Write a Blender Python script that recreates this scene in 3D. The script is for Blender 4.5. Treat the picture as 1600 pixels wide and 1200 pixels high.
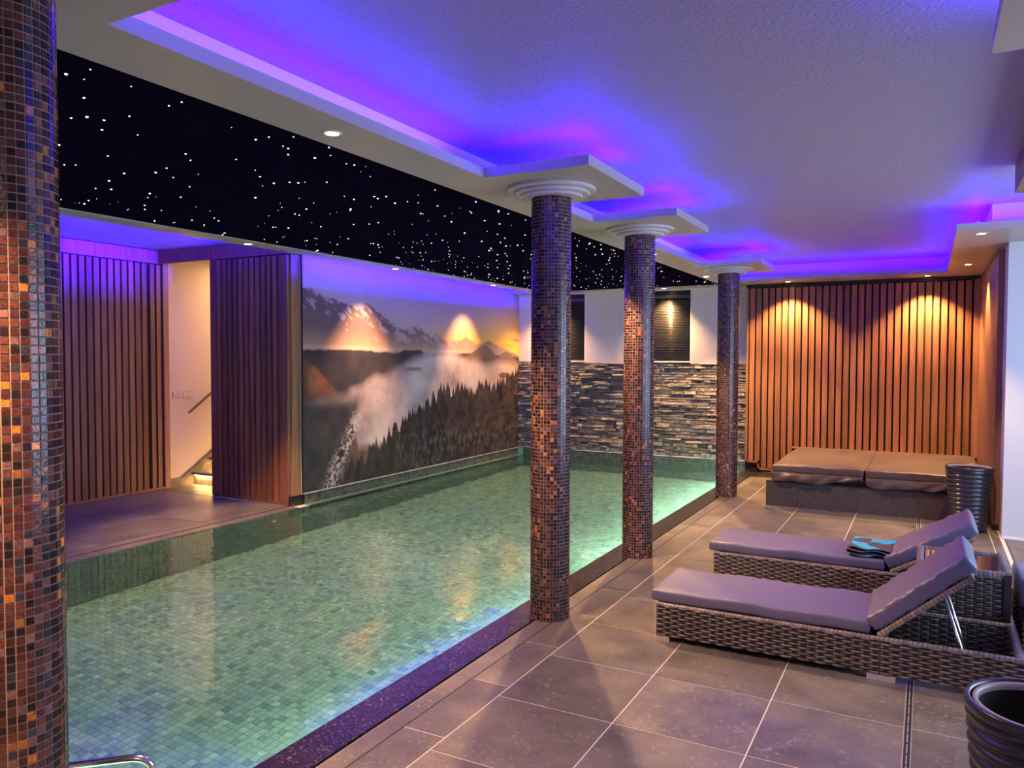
import bpy, math, random
import numpy as np
from mathutils import Vector, Matrix

random.seed(7); rng = np.random.default_rng(11)
PI = math.pi
S = bpy.context.scene
COL = S.collection
for o in list(bpy.data.objects): bpy.data.objects.remove(o)

# ------------------------------------------------------------------ camera
H = 1.6; F = 1205.; YAW = math.radians(28.3); PIT = math.radians(2.0); ROL = math.radians(.15)
cam = bpy.data.cameras.new('camera'); cam.sensor_width = 36; cam.lens = F/1600*36; cam.clip_start = .02; cam.clip_end = 100
camo = bpy.data.objects.new('camera', cam); COL.objects.link(camo); S.camera = camo
d0 = Vector((-math.sin(YAW), math.cos(YAW), 0)); r0 = Vector((math.cos(YAW), math.sin(YAW), 0)); z0 = Vector((0, 0, 1))
fw = d0*math.cos(PIT)-z0*math.sin(PIT); up = d0*math.sin(PIT)+z0*math.cos(PIT)
cx = r0*math.cos(ROL)+up*math.sin(ROL); cy = -r0*math.sin(ROL)+up*math.cos(ROL)
camo.matrix_world = Matrix(((cx.x, cy.x, -fw.x, 0), (cx.y, cy.y, -fw.y, 0), (cx.z, cy.z, -fw.z, H), (0, 0, 0, 1)))
def pj(x, y, z):
    v = Vector((x, y, z-H)); w = v.dot(fw)
    if w < .05: return (-9e9, -9e9, w)
    return (800+F*v.dot(cx)/w, 600-F*v.dot(cy)/w, w)

# ------------------------------------------------------------------ world, exposure, light levels
W = bpy.data.worlds.new('world'); S.world = W; W.use_nodes = True
W.node_tree.nodes['Background'].inputs[0].default_value = (.42, .55, 1, 1)
W.node_tree.nodes['Background'].inputs[1].default_value = .6
S.view_settings.view_transform = 'Standard'; S.view_settings.look = 'None'
S.view_settings.exposure = 0.38; S.view_settings.gamma = 1.0; S.view_settings.use_curve_mapping = False
P_LED = 17.0        # watts per metre of purple strip
LED = (.027, .0, 1.0)
WARM = (1.0, .57, .23)
P_SPOT = 300.0
P_DAY = 125.0
P_POOL = 26.0
P_HALL = 26.0

def area(name, loc, rot, sx, sy, col, p, parent=None, spread=PI):
    l = bpy.data.lights.new(name, 'AREA'); l.shape = 'RECTANGLE'; l.size = sx; l.size_y = sy; l.color = col; l.energy = p; l.spread = spread
    o = bpy.data.objects.new(name, l); o.location = loc; o.rotation_euler = rot; COL.objects.link(o)
    if parent: o.parent = parent
    return o
def spot(name, loc, rot, col, p, cone=80, blend=.6, rad=.03, parent=None):
    l = bpy.data.lights.new(name, 'SPOT'); l.color = col; l.energy = p; l.spot_size = math.radians(cone); l.spot_blend = blend; l.shadow_soft_size = rad
    o = bpy.data.objects.new(name, l); o.location = loc; o.rotation_euler = rot; COL.objects.link(o)
    if parent: o.parent = parent
    return o
# daylight through the bay window on the right (window_3)
area('window_daylight', (2.52, 5.2, 1.45), (0, math.radians(90), 0), 1.7, 3.9, (.55, .73, 1.0), P_DAY)
# warm fill light added behind the camera to brighten the near floor, no fixture
area('added_fill_light', (.6, -1.2, 2.6), (0, 0, 0), 1.2, .8, (1, .78, .72), 20)

# ------------------------------------------------------------------ materials
def newmat(name):
    m = bpy.data.materials.new(name); m.use_nodes = True
    nt = m.node_tree; b = nt.nodes['Principled BSDF']; return m, nt, b
def N(nt, t, **kw):
    n = nt.nodes.new(t)
    for k, v in kw.items():
        if k in n.inputs.keys() if hasattr(n.inputs, 'keys') else False: n.inputs[k].default_value = v
        else: setattr(n, k, v)
    return n
def L(nt, a, b): nt.links.new(a, b)
def simple(name, col, rough=.5, metal=0, spec=.5, bump=0, bscale=40, var=0, vscale=5, coat=0, emit=None, es=0, bdist=.01, randv=0):
    m, nt, b = newmat(name)
    b.inputs['Base Color'].default_value = (*col, 1); b.inputs['Roughness'].default_value = rough; b.inputs['Metallic'].default_value = metal
    b.inputs['Specular IOR Level'].default_value = spec; b.inputs['Coat Weight'].default_value = coat; b.inputs['Coat Roughness'].default_value = .1
    tc = nt.nodes.new('ShaderNodeTexCoord')
    src = None
    if var:
        n = nt.nodes.new('ShaderNodeTexNoise'); n.inputs['Scale'].default_value = vscale; n.inputs['Detail'].default_value = 5
        L(nt, tc.outputs['Object'], n.inputs['Vector'])
        mr = nt.nodes.new('ShaderNodeMapRange'); mr.inputs['From Min'].default_value = .3; mr.inputs['From Max'].default_value = .7
        mr.inputs['To Min'].default_value = 1-var; mr.inputs['To Max'].default_value = 1+var; L(nt, n.outputs['Fac'], mr.inputs['Value'])
        src = mr.outputs[0]
    if randv:
        oi = nt.nodes.new('ShaderNodeObjectInfo'); mr = nt.nodes.new('ShaderNodeMapRange'); mr.inputs['To Min'].default_value = 1-randv; mr.inputs['To Max'].default_value = 1+randv
        L(nt, oi.outputs['Random'], mr.inputs['Value'])
        if src:
            mm = nt.nodes.new('ShaderNodeMath'); mm.operation = 'MULTIPLY'; L(nt, src, mm.inputs[0]); L(nt, mr.outputs[0], mm.inputs[1]); src = mm.outputs[0]
        else: src = mr.outputs[0]
    if src:
        mx = nt.nodes.new('ShaderNodeVectorMath'); mx.operation = 'SCALE'; mx.inputs[0].default_value = col; L(nt, src, mx.inputs['Scale']); L(nt, mx.outputs[0], b.inputs['Base Color'])
    if bump:
        n = nt.nodes.new('ShaderNodeTexNoise'); n.inputs['Scale'].default_value = bscale; n.inputs['Detail'].default_value = 4
        L(nt, tc.outputs['Object'], n.inputs['Vector'])
        bp = nt.nodes.new('ShaderNodeBump'); bp.inputs['Strength'].default_value = bump; bp.inputs['Distance'].default_value = bdist
        L(nt, n.outputs['Fac'], bp.inputs['Height']); L(nt, bp.outputs[0], b.inputs['Normal'])
    if emit:
        b.inputs['Emission Color'].default_value = (*emit, 1); b.inputs['Emission Strength'].default_value = es
    return m
def wood(name, c1, c2, rough=.45):
    m, nt, b = newmat(name)
    g = nt.nodes.new('ShaderNodeNewGeometry'); oi = nt.nodes.new('ShaderNodeObjectInfo')
    mp = nt.nodes.new('ShaderNodeMapping'); mp.inputs['Scale'].default_value = (26, 26, 1.3)
    add = nt.nodes.new('ShaderNodeVectorMath'); add.operation = 'ADD'
    cmb = nt.nodes.new('ShaderNodeCombineXYZ'); ml = nt.nodes.new('ShaderNodeMath'); ml.operation = 'MULTIPLY'; ml.inputs[1].default_value = 37
    L(nt, oi.outputs['Random'], ml.inputs[0]); L(nt, ml.outputs[0], cmb.inputs[2])
    L(nt, g.outputs['Position'], mp.inputs['Vector']); L(nt, mp.outputs[0], add.inputs[0]); L(nt, cmb.outputs[0], add.inputs[1])
    n = nt.nodes.new('ShaderNodeTexNoise'); n.inputs['Scale'].default_value = 1; n.inputs['Detail'].default_value = 6; n.inputs['Distortion'].default_value = .6
    L(nt, add.outputs[0], n.inputs['Vector'])
    cr = nt.nodes.new('ShaderNodeValToRGB'); cr.color_ramp.elements[0].position = .3; cr.color_ramp.elements[1].position = .7
    cr.color_ramp.elements[0].color = (*c1, 1); cr.color_ramp.elements[1].color = (*c2, 1); L(nt, n.outputs['Fac'], cr.inputs[0])
    mr = nt.nodes.new('ShaderNodeMapRange'); mr.inputs['To Min'].default_value = .78; mr.inputs['To Max'].default_value = 1.2; L(nt, oi.outputs['Random'], mr.inputs['Value'])
    sc = nt.nodes.new('ShaderNodeVectorMath'); sc.operation = 'SCALE'; L(nt, cr.outputs[0], sc.inputs[0]); L(nt, mr.outputs[0], sc.inputs['Scale'])
    L(nt, sc.outputs[0], b.inputs['Base Color']); b.inputs['Roughness'].default_value = rough
    return m
def vcol(name, rough=.4, spec=.5, streak=0, bump=0, coat=0, attr='Col', metal=0, bscale=60):
    m, nt, b = newmat(name)
    a = nt.nodes.new('ShaderNodeAttribute'); a.attribute_name = attr
    out = a.outputs['Color']
    g = nt.nodes.new('ShaderNodeNewGeometry')
    if streak:
        w = nt.nodes.new('ShaderNodeTexNoise'); w.inputs['Scale'].default_value = bscale; w.inputs['Distortion'].default_value = 2.5
        L(nt, g.outputs['Position'], w.inputs['Vector'])
        mr = nt.nodes.new('ShaderNodeMapRange'); mr.inputs['From Min'].default_value = .35; mr.inputs['From Max'].default_value = .65; mr.inputs['To Min'].default_value = 1-streak; mr.inputs['To Max'].default_value = 1+streak
        L(nt, w.outputs['Fac'], mr.inputs['Value'])
        sc = nt.nodes.new('ShaderNodeVectorMath'); sc.operation = 'SCALE'; L(nt, out, sc.inputs[0]); L(nt, mr.outputs[0], sc.inputs['Scale']); out = sc.outputs[0]
    L(nt, out, b.inputs['Base Color'])
    b.inputs['Roughness'].default_value = rough; b.inputs['Specular IOR Level'].default_value = spec; b.inputs['Coat Weight'].default_value = coat; b.inputs['Metallic'].default_value = metal
    if bump:
        n = nt.nodes.new('ShaderNodeTexNoise'); n.inputs['Scale'].default_value = bscale; L(nt, g.outputs['Position'], n.inputs['Vector'])
        bp = nt.nodes.new('ShaderNodeBump'); bp.inputs['Strength'].default_value = bump; bp.inputs['Distance'].default_value = .01; L(nt, n.outputs['Fac'], bp.inputs['Height']); L(nt, bp.outputs[0], b.inputs['Normal'])
    return m

M = {}
M['plaster'] = simple('plaster_white', (.76, .68, .67), .75, bump=.0)
def ceiling_mat():
    m, nt, b = newmat('ceiling_roughcast')
    b.inputs['Base Color'].default_value = (.34, .295, .34, 1); b.inputs['Roughness'].default_value = .55
    g = nt.nodes.new('ShaderNodeNewGeometry'); n = nt.nodes.new('ShaderNodeTexNoise'); n.inputs['Scale'].default_value = 55; n.inputs['Detail'].default_value = 3; n.inputs['Roughness'].default_value = .6
    L(nt, g.outputs['Position'], n.inputs['Vector'])
    bp = nt.nodes.new('ShaderNodeBump'); bp.inputs['Strength'].default_value = .9; bp.inputs['Distance'].default_value = .007
    L(nt, n.outputs['Fac'], bp.inputs['Height']); L(nt, bp.outputs[0], b.inputs['Normal']); return m
M['ceiling'] = ceiling_mat()
M['soffit'] = simple('soffit_white', (.47, .40, .375), .38)
M['starcloth'] = simple('star_ceiling_navy', (.006, .004, .016), 1.0, spec=.0)
M['star'] = simple('star_light', (1, 1, 1), .5, emit=(.9, .93, 1), es=9)
M['wood'] = wood('slat_wood', (.20, .080, .034), (.37, .160, .068))
M['wood_trim'] = wood('trim_wood', (.24, .11, .055), (.40, .19, .10))  # slightly paler wood for trims, rails, posts and boards
M['darkback'] = simple('black_backing', (.012, .009, .009), .8)
M['blackplinth'] = simple('black_plinth', (.015, .013, .014), .35)
M['stone'] = simple('stacked_stone', (.20, .178, .18), .6, bump=.9, bscale=30, var=.35, vscale=14, randv=.35, bdist=.02)
M['stoneback'] = simple('stone_backing', (.03, .025, .026), .9)
M['whiteled'] = simple('white_ledge', (.75, .72, .68), .4)
M['chrome'] = simple('chrome', (.75, .75, .77), .15, metal=1)
M['alu'] = simple('brushed_aluminium', (.70, .66, .70), .35, metal=.6)
M['grout'] = simple('tile_grout', (.70, .64, .66), .8)
M['poolgrout'] = simple('pool_grout', (.42, .55, .46), .8)
M['colgrout'] = simple('column_grout', (.27, .20, .20), .7)
M['blind'] = simple('blind_slat', (.075, .07, .065), .34, spec=.9)
M['cap'] = simple('capital_white', (.62, .56, .57), .35)
M['pot'] = simple('pot_anthracite', (.018, .02, .035), .3, coat=.3)
M['potin'] = simple('pot_liner', (.40, .33, .33), .4)
M['potdark'] = simple('pot_inside', (.006, .006, .007), .8)
M['cushion'] = simple('cushion_fabric', (.135, .128, .21), .42, spec=.5, bump=.10, bscale=500, bdist=.002)
M['spacover'] = simple('spa_cover_vinyl', (.085, .056, .050), .4, var=.25, vscale=3, bump=.15, bscale=14)
M['spatile'] = simple('spa_tile', (.060, .047, .046), .5, var=.3, vscale=30, randv=.1)
M['wickerdark'] = simple('wicker_core', (.035, .03, .03), .8)
M['wicker'] = vcol('wicker_strand', .38, .5)
M['glass_dark'] = simple('smoked_glass', (.05, .035, .035), .08, spec=.8)
M['doorwall'] = simple('hall_plaster', (.72, .66, .58), .7)
M['hallstone'] = simple('hall_stone', (.16, .14, .12), .45, var=.3, vscale=12)
M['led_off'] = simple('led_diffuser', (.7, .7, .75), .4)
M['ledglow'] = simple('led_line', (.2, .1, .6), .4, emit=(.05, 0, 1), es=2.5)
M['warmled'] = simple('warm_led', (1, .8, .5), .4, emit=(1, .55, .15), es=14)
M['lampglow'] = simple('lamp_glow', (1, .9, .7), .4, emit=(1, .68, .34), es=30)
M['lamprim'] = simple('lamp_rim', (.75, .72, .68), .3)
M['pier'] = simple('pier_white', (.66, .66, .68), .6)
M['skirt'] = simple('baseboard_white', (.8, .8, .8), .4)
M['sofacushion'] = simple('seat_cushion_grey', (.33, .31, .36), .7, var=.15, vscale=10)
M['satin'] = simple('satin_cushion', (.45, .40, .48), .25, bump=.6, bscale=18, var=.4, vscale=22)
M['towel'] = vcol('towel_terry', .9, .1, bump=.8, bscale=420)
M['mural'] = vcol('mural_print', .38, .35)
M['mosaic'] = vcol('glass_mosaic', .2, .5, streak=.4, bump=.10, coat=.05, bscale=90)
M['pooltile'] = vcol('pool_mosaic', .35, .5, streak=.12, bscale=30)
M['switch'] = simple('switch_plate', (.62, .55, .46), .3)

def slate(name, base, light, rough=.33, sp4=(1, .60, .76, .42, .62), bs=.12):
    m, nt, b = newmat(name)
    g = nt.nodes.new('ShaderNodeNewGeometry'); oi = nt.nodes.new('ShaderNodeObjectInfo')
    n1 = nt.nodes.new('ShaderNodeTexNoise'); n1.inputs['Scale'].default_value = 3.2; n1.inputs['Detail'].default_value = 7; n1.inputs['Roughness'].default_value = .62
    n2 = nt.nodes.new('ShaderNodeTexNoise'); n2.inputs['Scale'].default_value = 42*sp4[0]; n2.inputs['Detail'].default_value = 6; n2.inputs['Roughness'].default_value = .75
    n3 = nt.nodes.new('ShaderNodeTexNoise'); n3.inputs['Scale'].default_value = 7; n3.inputs['Detail'].default_value = 3
    off = nt.nodes.new('ShaderNodeVectorMath'); off.operation = 'ADD'
    ml = nt.nodes.new('ShaderNodeMath'); ml.operation = 'MULTIPLY'; ml.inputs[1].default_value = 50; L(nt, oi.outputs['Random'], ml.inputs[0])
    L(nt, g.outputs['Position'], off.inputs[0]); L(nt, ml.outputs[0], off.inputs[1])
    for n in (n1, n2, n3): L(nt, off.outputs[0], n.inputs['Vector'])
    cr = nt.nodes.new('ShaderNodeValToRGB'); cr.color_ramp.elements[0].position = .3; cr.color_ramp.elements[1].position = .72
    cr.color_ramp.elements[0].color = (base[0]*.6, base[1]*.6, base[2]*.62, 1); cr.color_ramp.elements[1].color = (base[0]*1.5, base[1]*1.45, base[2]*1.4, 1)
    L(nt, n1.outputs['Fac'], cr.inputs[0])
    sp = nt.nodes.new('ShaderNodeMapRange'); sp.inputs['From Min'].default_value = sp4[1]; sp.inputs['From Max'].default_value = sp4[2]; L(nt, n2.outputs['Fac'], sp.inputs['Value'])
    pm = nt.nodes.new('ShaderNodeMapRange'); pm.inputs['From Min'].default_value = sp4[3]; pm.inputs['From Max'].default_value = sp4[4]; L(nt, n3.outputs['Fac'], pm.inputs['Value'])
    mm = nt.nodes.new('ShaderNodeMath'); mm.operation = 'MULTIPLY'; L(nt, sp.outputs[0], mm.inputs[0]); L(nt, pm.outputs[0], mm.inputs[1])
    mx = nt.nodes.new('ShaderNodeMixRGB'); mx.inputs[2].default_value = (*light, 1); L(nt, mm.outputs[0], mx.inputs[0]); L(nt, cr.outputs[0], mx.inputs[1])
    mr = nt.nodes.new('ShaderNodeMapRange'); mr.inputs['To Min'].default_value = .88; mr.inputs['To Max'].default_value = 1.12; L(nt, oi.outputs['Random'], mr.inputs['Value'])
    sc = nt.nodes.new('ShaderNodeVectorMath'); sc.operation = 'SCALE'; L(nt, mx.outputs[0], sc.inputs[0]); L(nt, mr.outputs[0], sc.inputs['Scale'])
    L(nt, sc.outputs[0], b.inputs['Base Color'])
    rr = nt.nodes.new('ShaderNodeMapRange'); rr.inputs['To Min'].default_value = max(.03, rough-.08); rr.inputs['To Max'].default_value = rough+.15; L(nt, n1.outputs['Fac'], rr.inputs['Value']); L(nt, rr.outputs[0], b.inputs['Roughness'])
    bp = nt.nodes.new('ShaderNodeBump'); bp.inputs['Strength'].default_value = bs; bp.inputs['Distance'].default_value = .004; L(nt, n2.outputs['Fac'], bp.inputs['Height']); L(nt, bp.outputs[0], b.inputs['Normal'])
    return m
M['slate'] = slate('floor_slate', (.130, .118, .104), (.34, .32, .30), .33, (1, .54, .70, .36, .60), .2)
M['marble'] = slate('dark_marble', (.020, .014, .012), (.20, .16, .14), .08, (1.6, .54, .66, .3, .5), .25)

def water_mat():
    m = bpy.data.materials.new('pool_water'); m.use_nodes = True; nt = m.node_tree; nt.nodes.clear()
    out = nt.nodes.new('ShaderNodeOutputMaterial'); g = nt.nodes.new('ShaderNodeBsdfGlass'); g.inputs['IOR'].default_value = 1.33; g.inputs['Roughness'].default_value = 0
    g.inputs['Color'].default_value = (.86, 1, .95, 1)
    geo = nt.nodes.new('ShaderNodeNewGeometry'); mp = nt.nodes.new('ShaderNodeMapping'); mp.inputs['Scale'].default_value = (1, 1, 1)
    n1 = nt.nodes.new('ShaderNodeTexNoise'); n1.inputs['Scale'].default_value = 5; n1.inputs['Detail'].default_value = 3; n1.inputs['Roughness'].default_value = .45
    L(nt, geo.outputs['Position'], mp.inputs['Vector']); L(nt, mp.outputs[0], n1.inputs['Vector'])
    # calm by the near left side, livelier towards the far end
    sx = nt.nodes.new('ShaderNodeSeparateXYZ'); L(nt, geo.outputs['Position'], sx.inputs[0])
    mr = nt.nodes.new('ShaderNodeMapRange'); mr.inputs['From Min'].default_value = 2.5; mr.inputs['From Max'].default_value = 8; mr.inputs['To Min'].default_value = .06; mr.inputs['To Max'].default_value = .9
    L(nt, sx.outputs['Y'], mr.inputs['Value'])
    bp = nt.nodes.new('ShaderNodeBump'); bp.inputs['Distance'].default_value = .012
    L(nt, mr.outputs[0], bp.inputs['Strength'])
    L(nt, n1.outputs['Fac'], bp.inputs['Height']); L(nt, bp.outputs[0], g.inputs['Normal']); L(nt, g.outputs[0], out.inputs['Surface'])
    return m
M['water'] = water_mat()

# ------------------------------------------------------------------ mesh helpers
class MB:
    def __init__(s): s.v = []; s.f = []; s.c = []
    def add(s, vs, fs, col=None):
        n = len(s.v); s.v.extend(vs); s.f.extend([tuple(i+n for i in f) for f in fs])
        s.c.extend([col]*len(fs)); return s
    def box(s, x0, x1, y0, y1, z0, z1, col=None, skip=()):
        vs = [(x0, y0, z0), (x1, y0, z0), (x1, y1, z0), (x0, y1, z0), (x0, y0, z1), (x1, y0, z1), (x1, y1, z1), (x0, y1, z1)]
        fs = {'b': (0, 3, 2, 1), 't': (4, 5, 6, 7), 'f': (0, 1, 5, 4), 'r': (1, 2, 6, 5), 'k': (2, 3, 7, 6), 'l': (3, 0, 4, 7)}
        return s.add(vs, [f for k, f in fs.items() if k not in skip], col)
    def cyl(s, x, y, z0, z1, r0, r1=None, n=32, col=None, cap=True):
        r1 = r0 if r1 is None else r1
        vs = [(x+r0*math.cos(2*PI*i/n), y+r0*math.sin(2*PI*i/n), z0) for i in range(n)]+[(x+r1*math.cos(2*PI*i/n), y+r1*math.sin(2*PI*i/n), z1) for i in range(n)]
        fs = [(i, (i+1) % n, n+(i+1) % n, n+i) for i in range(n)]
        if cap: fs += [tuple(range(n-1, -1, -1)), tuple(range(n, 2*n))]
        return s.add(vs, fs, col)
    def tube(s, pts, r, n=10, col=None):
        P = [Vector(p) for p in pts]; rings = []
        t0 = (P[1]-P[0]).normalized(); a = Vector((0, 0, 1)) if abs(t0.z) < .9 else Vector((1, 0, 0)); u = t0.cross(a).normalized()
        for i, p in enumerate(P):
            t = ((P[min(i+1, len(P)-1)]-P[i]).normalized()+(P[i]-P[max(i-1, 0)]).normalized()).normalized()
            u = (u-t*u.dot(t)).normalized(); w = t.cross(u)
            rings.append([tuple(p+(u*math.cos(2*PI*k/n)+w*math.sin(2*PI*k/n))*r) for k in range(n)])
        vs = [v for rg in rings for v in rg]; fs = []
        for i in range(len(P)-1):
            for k in range(n): fs.append((i*n+k, i*n+(k+1) % n, (i+1)*n+(k+1) % n, (i+1)*n+k))
        fs += [tuple(range(n-1, -1, -1)), tuple((len(P)-1)*n+k for k in range(n))]
        return s.add(vs, fs, col)
    def prism(s, poly, z0, z1, col=None):
        n = len(poly); vs = [(x, y, z0) for x, y in poly]+[(x, y, z1) for x, y in poly]
        fs = [(i, (i+1) % n, n+(i+1) % n, n+i) for i in range(n)]+[tuple(range(n-1, -1, -1)), tuple(range(n, 2*n))]
        return s.add(vs, fs, col)
    def lathe(s, x, y, prof, n=48, rf=None, col=None):
        vs = []
        for j, (r, z) in enumerate(prof):
            for i in range(n):
                a = 2*PI*i/n; rr = r+(rf(a, z, r) if rf else 0); vs.append((x+rr*math.cos(a), y+rr*math.sin(a), z))
        fs = []
        for j in range(len(prof)-1):
            for i in range(n): fs.append((j*n+i, j*n+(i+1) % n, (j+1)*n+(i+1) % n, (j+1)*n+i))
        return s.add(vs, fs, col)
    def mesh(s, name, mat, smooth=False, cname='Col'):
        me = bpy.data.meshes.new(name); me.from_pydata(s.v, [], s.f); me.materials.append(mat)
        if any(c is not None for c in s.c):
            at = me.color_attributes.new(cname, 'FLOAT_COLOR', 'CORNER')
            cnt = np.array([len(f) for f in s.f]); cc = np.array([(*(c or (1, 1, 1)), 1) for c in s.c], dtype=np.float32)
            at.data.foreach_set('color', np.repeat(cc, cnt, axis=0).ravel())
        if smooth: me.polygons.foreach_set('use_smooth', [True]*len(me.polygons))
        me.update(); return me
    def build(s, name, mat, parent=None, smooth=False):
        return link(name, s.mesh(name, mat, smooth), parent)
def link(name, me, parent=None, loc=None):
    o = bpy.data.objects.new(name, me); COL.objects.link(o)
    if parent is not None:
        o.parent = parent
    if loc is not None: o.location = loc
    return o
def shared(name, me, parent, loc, rz=0):
    """part whose mesh is written in its own local frame; loc is in world, parents have no rotation/scale"""
    o = bpy.data.objects.new(name, me); COL.objects.link(o); o.parent = parent
    o.location = Vector(loc)-(parent.location if parent is not None else Vector()); o.rotation_euler = (0, 0, rz); return o
def tag(o, label, cat, group=None):
    o['label'] = label; o['category'] = cat
    if group: o['group'] = group
    return o
def struct(o, label=None): 
    o['kind'] = 'structure'
    if label: o['label'] = label
    return o
def empty(name, loc=(0, 0, 0)):
    o = bpy.data.objects.new(name, None); o.location = loc; o.empty_display_size = .1; COL.objects.link(o); return o
def wpart(mb, name, mat, parent, smooth=False):
    """part whose vertices are in world coordinates, parent is an Empty at its own location"""
    l = parent.location
    mb.v = [(a-l.x, b-l.y, c-l.z) for a, b, c in mb.v]
    return mb.build(name, mat, parent, smooth)
def bevel(o, w=.004, seg=2):
    m = o.modifiers.new('bevel', 'BEVEL'); m.width = w; m.segments = seg; m.limit_method = 'ANGLE'; return o
def rbox(x0, x1, y0, y1, z0, z1, r, nx=12, ny=6, nz=3, fn=None):
    """rounded padded box as MB, fn(p)->offset vector added for puff and wrinkles"""
    mb = MB(); cx_, cy_, cz_ = (x0+x1)/2, (y0+y1)/2, (z0+z1)/2; hx, hy, hz = (x1-x0)/2, (y1-y0)/2, (z1-z0)/2
    def axis(h, n):
        ins = np.linspace(-(h-r), h-r, n+1); return [-h, -h+r*.3]+list(ins)+[h-r*.3, h]
    ax, ay, az = axis(hx, nx), axis(hy, ny), axis(hz, nz)
    def warp(p):
        q = Vector((max(-hx+r, min(hx-r, p[0])), max(-hy+r, min(hy-r, p[1])), max(-hz+r, min(hz-r, p[2])))); d = Vector(p)-q
        if d.length > 1e-9: d = d.normalized()*r
        w = q+d
        if fn: w += Vector(fn(w.x/hx, w.y/hy, w.z/hz))
        return (w.x+cx_, w.y+cy_, w.z+cz_)
    key = {}; 
    def vid(p):
        k = (round(p[0], 5), round(p[1], 5), round(p[2], 5))
        if k not in key: key[k] = len(mb.v); mb.v.append(warp(p))
        return key[k]
    def face(A, B, mk, flip):
        for i in range(len(A)-1):
            for j in range(len(B)-1):
                q = [vid(mk(A[i], B[j])), vid(mk(A[i+1], B[j])), vid(mk(A[i+1], B[j+1])), vid(mk(A[i], B[j+1]))]
                mb.f.append(tuple(q[::-1] if flip else q)); mb.c.append(None)
    face(ax, ay, lambda a, b: (a, b, hz), False); face(ax, ay, lambda a, b: (a, b, -hz), True)
    face(ax, az, lambda a, b: (a, -hy, b), False); face(ax, az, lambda a, b: (a, hy, b), True)
    face(ay, az, lambda a, b: (hx, a, b), False); face(ay, az, lambda a, b: (-hx, a, b), True)
    return mb

# ------------------------------------------------------------------ dimensions
XR = -2.09     # right gutter of the pool
XL = -5.97     # left gutter
YF = 11.30     # far (stone) wall
ZS = 2.62      # soffit underside
ZC = 2.85      # raised ceiling
GX = [-1.757, -1.186, -.615, -.059]
GY0 = 2.565; T = .5712

# ------------------------------------------------------------------ floor with its tiles
fl = MB()
fl.box(XR+.02, 3.2, -2.6, 10.56, -.30, -.0015); fl.box(-8.8, XL-.005, -2.6, 6.1, -.30, -.006); fl.box(-8.8, -7.12, 6.1, 9.2, -.30, -.006)
fl = struct(fl.build('floor', M['grout']))
def tile(x0, x1, y0, y1, mat=None, name='floor_tile', z=0.0, th=.012, g=.0032):
    mb = MB().box(x0+g, x1-g, y0+g, y1-g, z-th, z); return mb.build(name, mat or M['slate'], fl)
rows = [GY0+T*k for k in range(-8, 15)]
spa_y = 8.65
cols = list(zip(GX[:-1], GX[1:]))+[(-.031, .526), (.526, .60), (.63, 1.2), (1.2, 1.77), (1.77, 2.34), (2.34, 2.6)]
for y0, y1 in zip(rows[:-1], rows[1:]):
    y1 = min(y1, 10.53)
    if y1-y0 < .02: continue
    for x0, x1 in cols:
        if y0 > 8.39 and x0 > .5: continue
        tile(x0, x1, y0, y1)
    # coping row beside the pool: two narrow tiles with a groove
    tile(-1.965, -1.757, y0+.11, y1+.11); 
    tile(XR+.022, -1.969, y0+.11, y1+.11, g=.0015)
# drain: slotted channel in the floor
MB().box(-.058, -.032, -2.0, 8.645, -.02, .0002).build('drain_channel', M['darkback'], fl)
db = MB()
for k in range(108): y = -1.9+k*.0975; db.box(-.0470, -.0430, y, y+.083, 0, .0009)
db.box(-.0600, -.0575, -2, 8.645, -.02, .0008); db.box(-.0325, -.0300, -2, 8.645, -.02, .0008)
db.build('drain_grate', M['alu'], fl)
MB().box(-1.9695, -1.9640, -2.0, 10.55, -.02, -.0008).build('expansion_joint', M['darkback'], fl)
MB().box(XR+.001, XR+.0215, -.6, 10.55, -.05, -.018).build('gutter_gap', M['darkback'], fl)
MB().box(XL-.0215, XL-.0005, -.6, 6.09, -.05, -.0004).build('gutter_gap', M['darkback'], fl)
# left deck
for j in range(-2, 6):
    y0 = 1.0+j*1.02-.0; y1 = min(y0+1.02, 6.09)
    if y1 <= y0: continue
    for x0, x1 in ((-8.04, -7.36), (-7.36, -6.68), (-6.68, -6.12), (-6.12, XL-.02)): tile(x0, x1, y0, y1)
for y0, y1 in ((6.10, 6.52),): tile(-8.04, -7.62, y0, y1); tile(-7.62, -7.2, y0, y1)
k = 0
y = -.9
while y < 6.0:
    y1 = min(y+.6, 6.09); tile(XL, XL+.125, y, y1, name='coping_tile'); y += .6

# ------------------------------------------------------------------ pool basin
PX0, PX1, PY0, PY1, PZ = XL+.11, XR-.185, .35, YF-.02, -1.2
pb = MB()
pb.box(PX0-.25, PX0-.012, PY0-.2, PY1+.2, PZ-.2, -.014)
pb.box(PX1+.012, XR+.018, PY0-.2, PY1+.2, PZ-.2, -.052)
pb.box(PX0-.25, PX1+.2, PY0-.25, PY0-.012, PZ-.2, -.014)
pb.box(PX0-.25, XR+.018, PY1+.012, PY1+.25, PZ-.2, .10)
pb.box(PX0-.25, PX1+.2, PY0-.2, PY1+.2, PZ-.25, PZ-.006)
pool = struct(pb.build('pool_basin', M['poolgrout']))
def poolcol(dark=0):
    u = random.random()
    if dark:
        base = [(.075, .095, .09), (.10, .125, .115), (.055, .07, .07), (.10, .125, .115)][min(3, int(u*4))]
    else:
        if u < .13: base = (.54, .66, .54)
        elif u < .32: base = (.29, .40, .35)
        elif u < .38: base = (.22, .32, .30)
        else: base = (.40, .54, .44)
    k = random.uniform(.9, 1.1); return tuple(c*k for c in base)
TP = .05; rest = MB(); near = []
nx = int((PX1-PX0)/TP); ny = int((PY1-PY0)/TP)
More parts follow.
